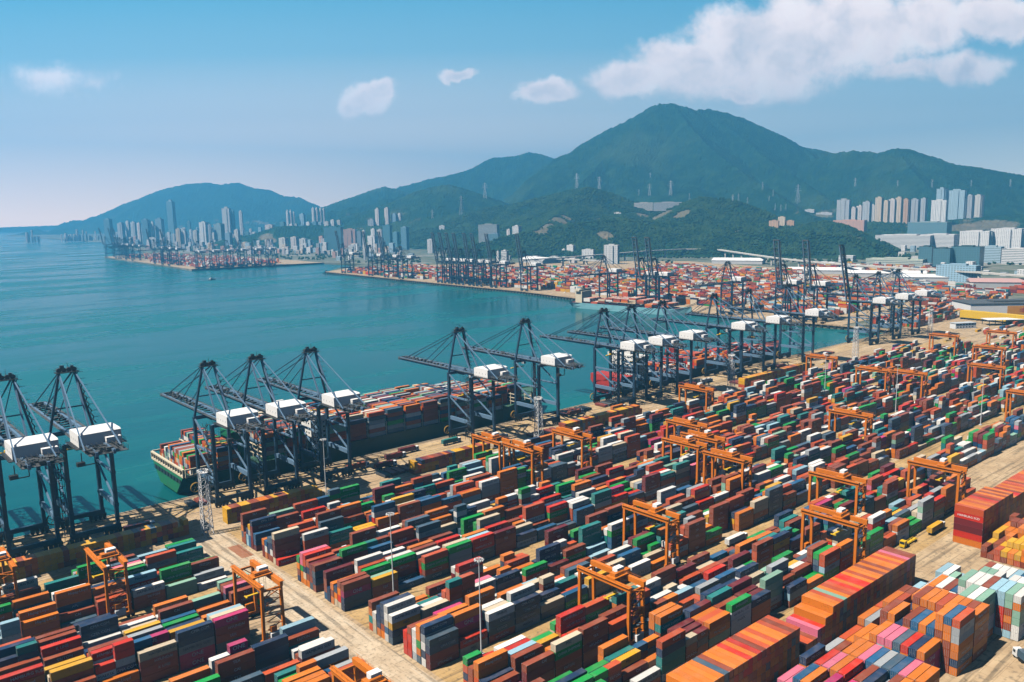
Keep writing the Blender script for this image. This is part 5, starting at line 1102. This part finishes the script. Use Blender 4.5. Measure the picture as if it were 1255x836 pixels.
p = at(1180, 402, 0); r = empty('site_office', (p.x, p.y, 0), math.radians(-30)); m = MB(); m.bb(-14, 14, -5, 5, 0, 6.4); m.build('walls', M_WHITE, r); m = MB(); [m.bb(-12+k*4, -10+k*4, -5.06, -4.98, z, z+1.3) for k in range(6) for z in (1.4, 4.4)]; m.build('window', M_GLASS, r); m = MB(); m.bb(-14.5, 14.5, -5.5, 5.5, 6.4, 6.8); m.build('roof', M_WGREY, r); tag(r, 'small white two storey site office near yellow girders', 'site office')
p = at(1232, 398, 0); r = empty('site_canopy', (p.x, p.y, 0), math.radians(-42)); m = MB(); m.bb(-26, 26, -9, 9, 7, 7.6); m.build('roof', M_WHITE, r); m = MB(); [m.bb(x-.3, x+.3, y-.3, y+.3, 0, 7) for x in (-24,-8,8,24) for y in (-8,8)]; m.build('column', M_DARK, r); tag(r, 'white flat canopy in front of yellow girders', 'canopy')
# viaduct
M_VIA = worn('viaduct_concrete', (.66,.63,.58), .25, .1, .85)
def viaduct(pts, z, w, label, step=60):
    P = [at(x, y, z) for x, y in pts]; r = empty('viaduct', (P[0].x, P[0].y, 0)); tag(r, label, 'viaduct'); o = P[0].copy(); o.z = 0; m = MB()
    Q = [p-o for p in P]
    for a, b in zip(Q[:-1], Q[1:]): m.beam(a, b, w, 2.6)
    for sg in (-1, 1):
        for a, b in zip(Q[:-1], Q[1:]): d = (b-a).normalized(); nrm = Vector((d.y, -d.x, 0))*sg*w/2; m.beam(a+nrm+Vector((0,0,1.1)), b+nrm+Vector((0,0,1.1)), .4, .9)
    m.build('deck', M_VIA, r)
    for a, b in zip(Q[:-1], Q[1:]):
        n = max(1, int((b-a).length/step))
        for k in range(n): c = a+(b-a)*(k/n); m = MB(); m.box((c.x, c.y, c.z/2-1), (3.2, 3.2, c.z-2)); m.box((c.x, c.y, c.z-2), (4, w*.8, 1.6)); m.build('pier', M_VIA, r)
viaduct([(640,319),(690,316),(740,312),(790,308),(840,305.5),(865,305)], 22, 11, 'pale viaduct crossing behind the far stacks, left ramp', 75)
viaduct([(790,306),(850,303.5),(880,306),(920,312),(960,317.5),(1000,321.5),(1060,326),(1130,330),(1200,334),(1262,339)], 20, 11, 'long pale elevated road curving below the wooded hills', 62)
viaduct([(640,316),(680,317),(740,320)], 12, 10, 'low pale flyover left of the white apartment block', 60)
viaduct([(1200,268),(1225,264),(1262,258)], 60, 14, 'distant pale motorway bridge at the far right valley', 90)
# pylons
def make_pylon():
    r = empty('transmission_tower'); m = MB(); H = 50
    w = lambda z: 4.5*(1-z/H)**1.2+.5
    for sx in (-1,1):
        for sy in (-1,1):
            for k in range(6): z0, z1 = k*H/6, (k+1)*H/6; m.beam((sx*w(z0),sy*w(z0),z0),(sx*w(z1),sy*w(z1),z1),.55); m.beam((sx*w(z0),sy*w(z0),z0),(-sx*w(z1),sy*w(z1),z1),.3)
    m.build('lattice_tower', M_GALV, r); m = MB()
    for z, a in ((34,9),(40,7.5),(46,6)): m.beam((-a,0,z),(a,0,z),.6,.8); [m.beam((s*a,0,z),(s*a,0,z-2.4),.3) for s in (-1,1)]
    m.build('cross_arm', M_GALV, r); return r
py0 = make_pylon(); first = True
PY = [(530,257,268),(566,240.5,263.5),(594.5,224.5,243.5),(707,213,231.5),(734.5,217,233.5),(783,232,240),(796,225.5,240),(822,222,240),(845,237,246),(898,239,248),(905,238,247),(916,242,250),(934.5,224,234),(942.5,240,247),(947.5,233,241),(977.5,228,250),(950,250,258),(957,251,259),(963,250,258),(1048,219,229),(1142,221,230),(1100,222,230),(1190,222,229),(1238,221,229),(797,212,219)]
for i, (x, yt, yb) in enumerate(PY):
    p = hit(x, yb, 2300, 8000); s = (yb-yt)*((p-CAM).length/FPX)/50; o = py0 if first else copy_tree(py0); first = False; o.location = p; o.rotation_euler = (0,0,random.uniform(-.6,.6)-.7); o.scale = (s,s,s)
    rank = sorted(q[0] for q in PY).index(x)+1
    tag(o, 'pale lattice pylon on the wooded slopes, %s counted from the left' % nth(rank), 'pylon', 'pylons on the mountain slopes')
# forest on the nearer slopes: crowns as small faceted lumps
cr_v, cr_f = [], []
ico = bmesh.new(); bmesh.ops.create_icosphere(ico, subdivisions=1, radius=1); iv = np.array([v.co[:] for v in ico.verts]); ifc = np.array([[v.index for v in f.verts] for f in ico.faces]); ico.free()
P_ = []; tries = 0
for k in range(9000):                                                       # street trees and parks between the far blocks
    r_ = random.uniform(2300, 4600); a_ = az0+math.radians(random.uniform(-24, 34)); x, y = CAM.x+r_*math.sin(a_), CAM.y+r_*math.cos(a_)
    if (x < 1290 and y > 1540) or x < 1700 and y < 1600 or x < 1150: continue
    if terrain_z(x, y) > 5 or mnoise.noise((x/180, y/180, 8)) < .02: continue
    P_.append((x, y, -.3))
while len(P_) < 60000 and tries < 300000:
    tries += 1; r_ = 2250+ (random.random()**1.3)*1500; a_ = az0+math.radians(random.uniform(-8, 25)); x, y = CAM.x+r_*math.sin(a_), CAM.y+r_*math.cos(a_); z = terrain_z(x, y)
    if z < 6: continue
    if any((x-q.x)**2+(y-q.y)**2 < (r*.8)**2 for q, r in PATCH): continue
    if mnoise.noise((x/120, y/120, 3)) + random.uniform(-.35,.35) < -.12: continue
    P_.append((x, y, z))
P_ = np.array(P_); n = len(P_); sc = RNG.uniform(2.4, 5.2, n); V = iv[None]*np.stack([sc, sc, sc*RNG.uniform(.7,1.15,n)], -1)[:,None]*(1+RNG.uniform(-.32,.32,(n,len(iv),1))) + P_[:,None]+np.array([0,0,2.5]); F = (np.arange(n)[:,None,None]*len(iv)+ifc[None]).reshape(-1)
me = bpy.data.meshes.new('forest'); me.vertices.add(n*len(iv)); me.vertices.foreach_set('co', V.reshape(-1).astype(np.float32)); me.loops.add(len(F)); me.loops.foreach_set('vertex_index', F.astype(np.int32)); me.polygons.add(len(F)//3); me.polygons.foreach_set('loop_start', np.arange(0, len(F), 3, dtype=np.int32)); me.polygons.foreach_set('loop_total', np.full(len(F)//3, 3, np.int32)); me.update(calc_edges=True)
def f_tree(t, b):
    p = t.geo(); t.put(b.inputs['Base Color'], t.mix(t.smooth(t.noise(p, .03, 3), .35, .65), t.ramp(t.noise(p, .12, 2), [(.35, (.006,.026,.012)), (.65, (.018,.050,.017))]), (.032,.066,.022,1)))
me.materials.append(mat('tree_crowns', None, .95, spec=.1, fn=f_tree)); fo = bpy.data.objects.new('forest', me); COL.objects.link(fo); tag(fo, 'dense green woodland covering the lower slopes', 'forest', kind='stuff')
print('trees', n)
# ================================================================ render settings
SC.view_settings.view_transform = 'Standard'; SC.view_settings.look = 'None'; SC.view_settings.gamma = 1; SC.view_settings.use_curve_mapping = False; SC.view_settings.exposure = 0.72
SC.render.engine = 'CYCLES'; SC.cycles.use_denoising = True; SC.cycles.max_bounces = 5; SC.cycles.diffuse_bounces = 0; SC.cycles.glossy_bounces = 2; SC.cycles.volume_bounces = 1; SC.cycles.transmission_bounces = 1; SC.cycles.use_adaptive_sampling = True; SC.cycles.adaptive_threshold = .02
SC.cycles.sample_clamp_indirect = 4
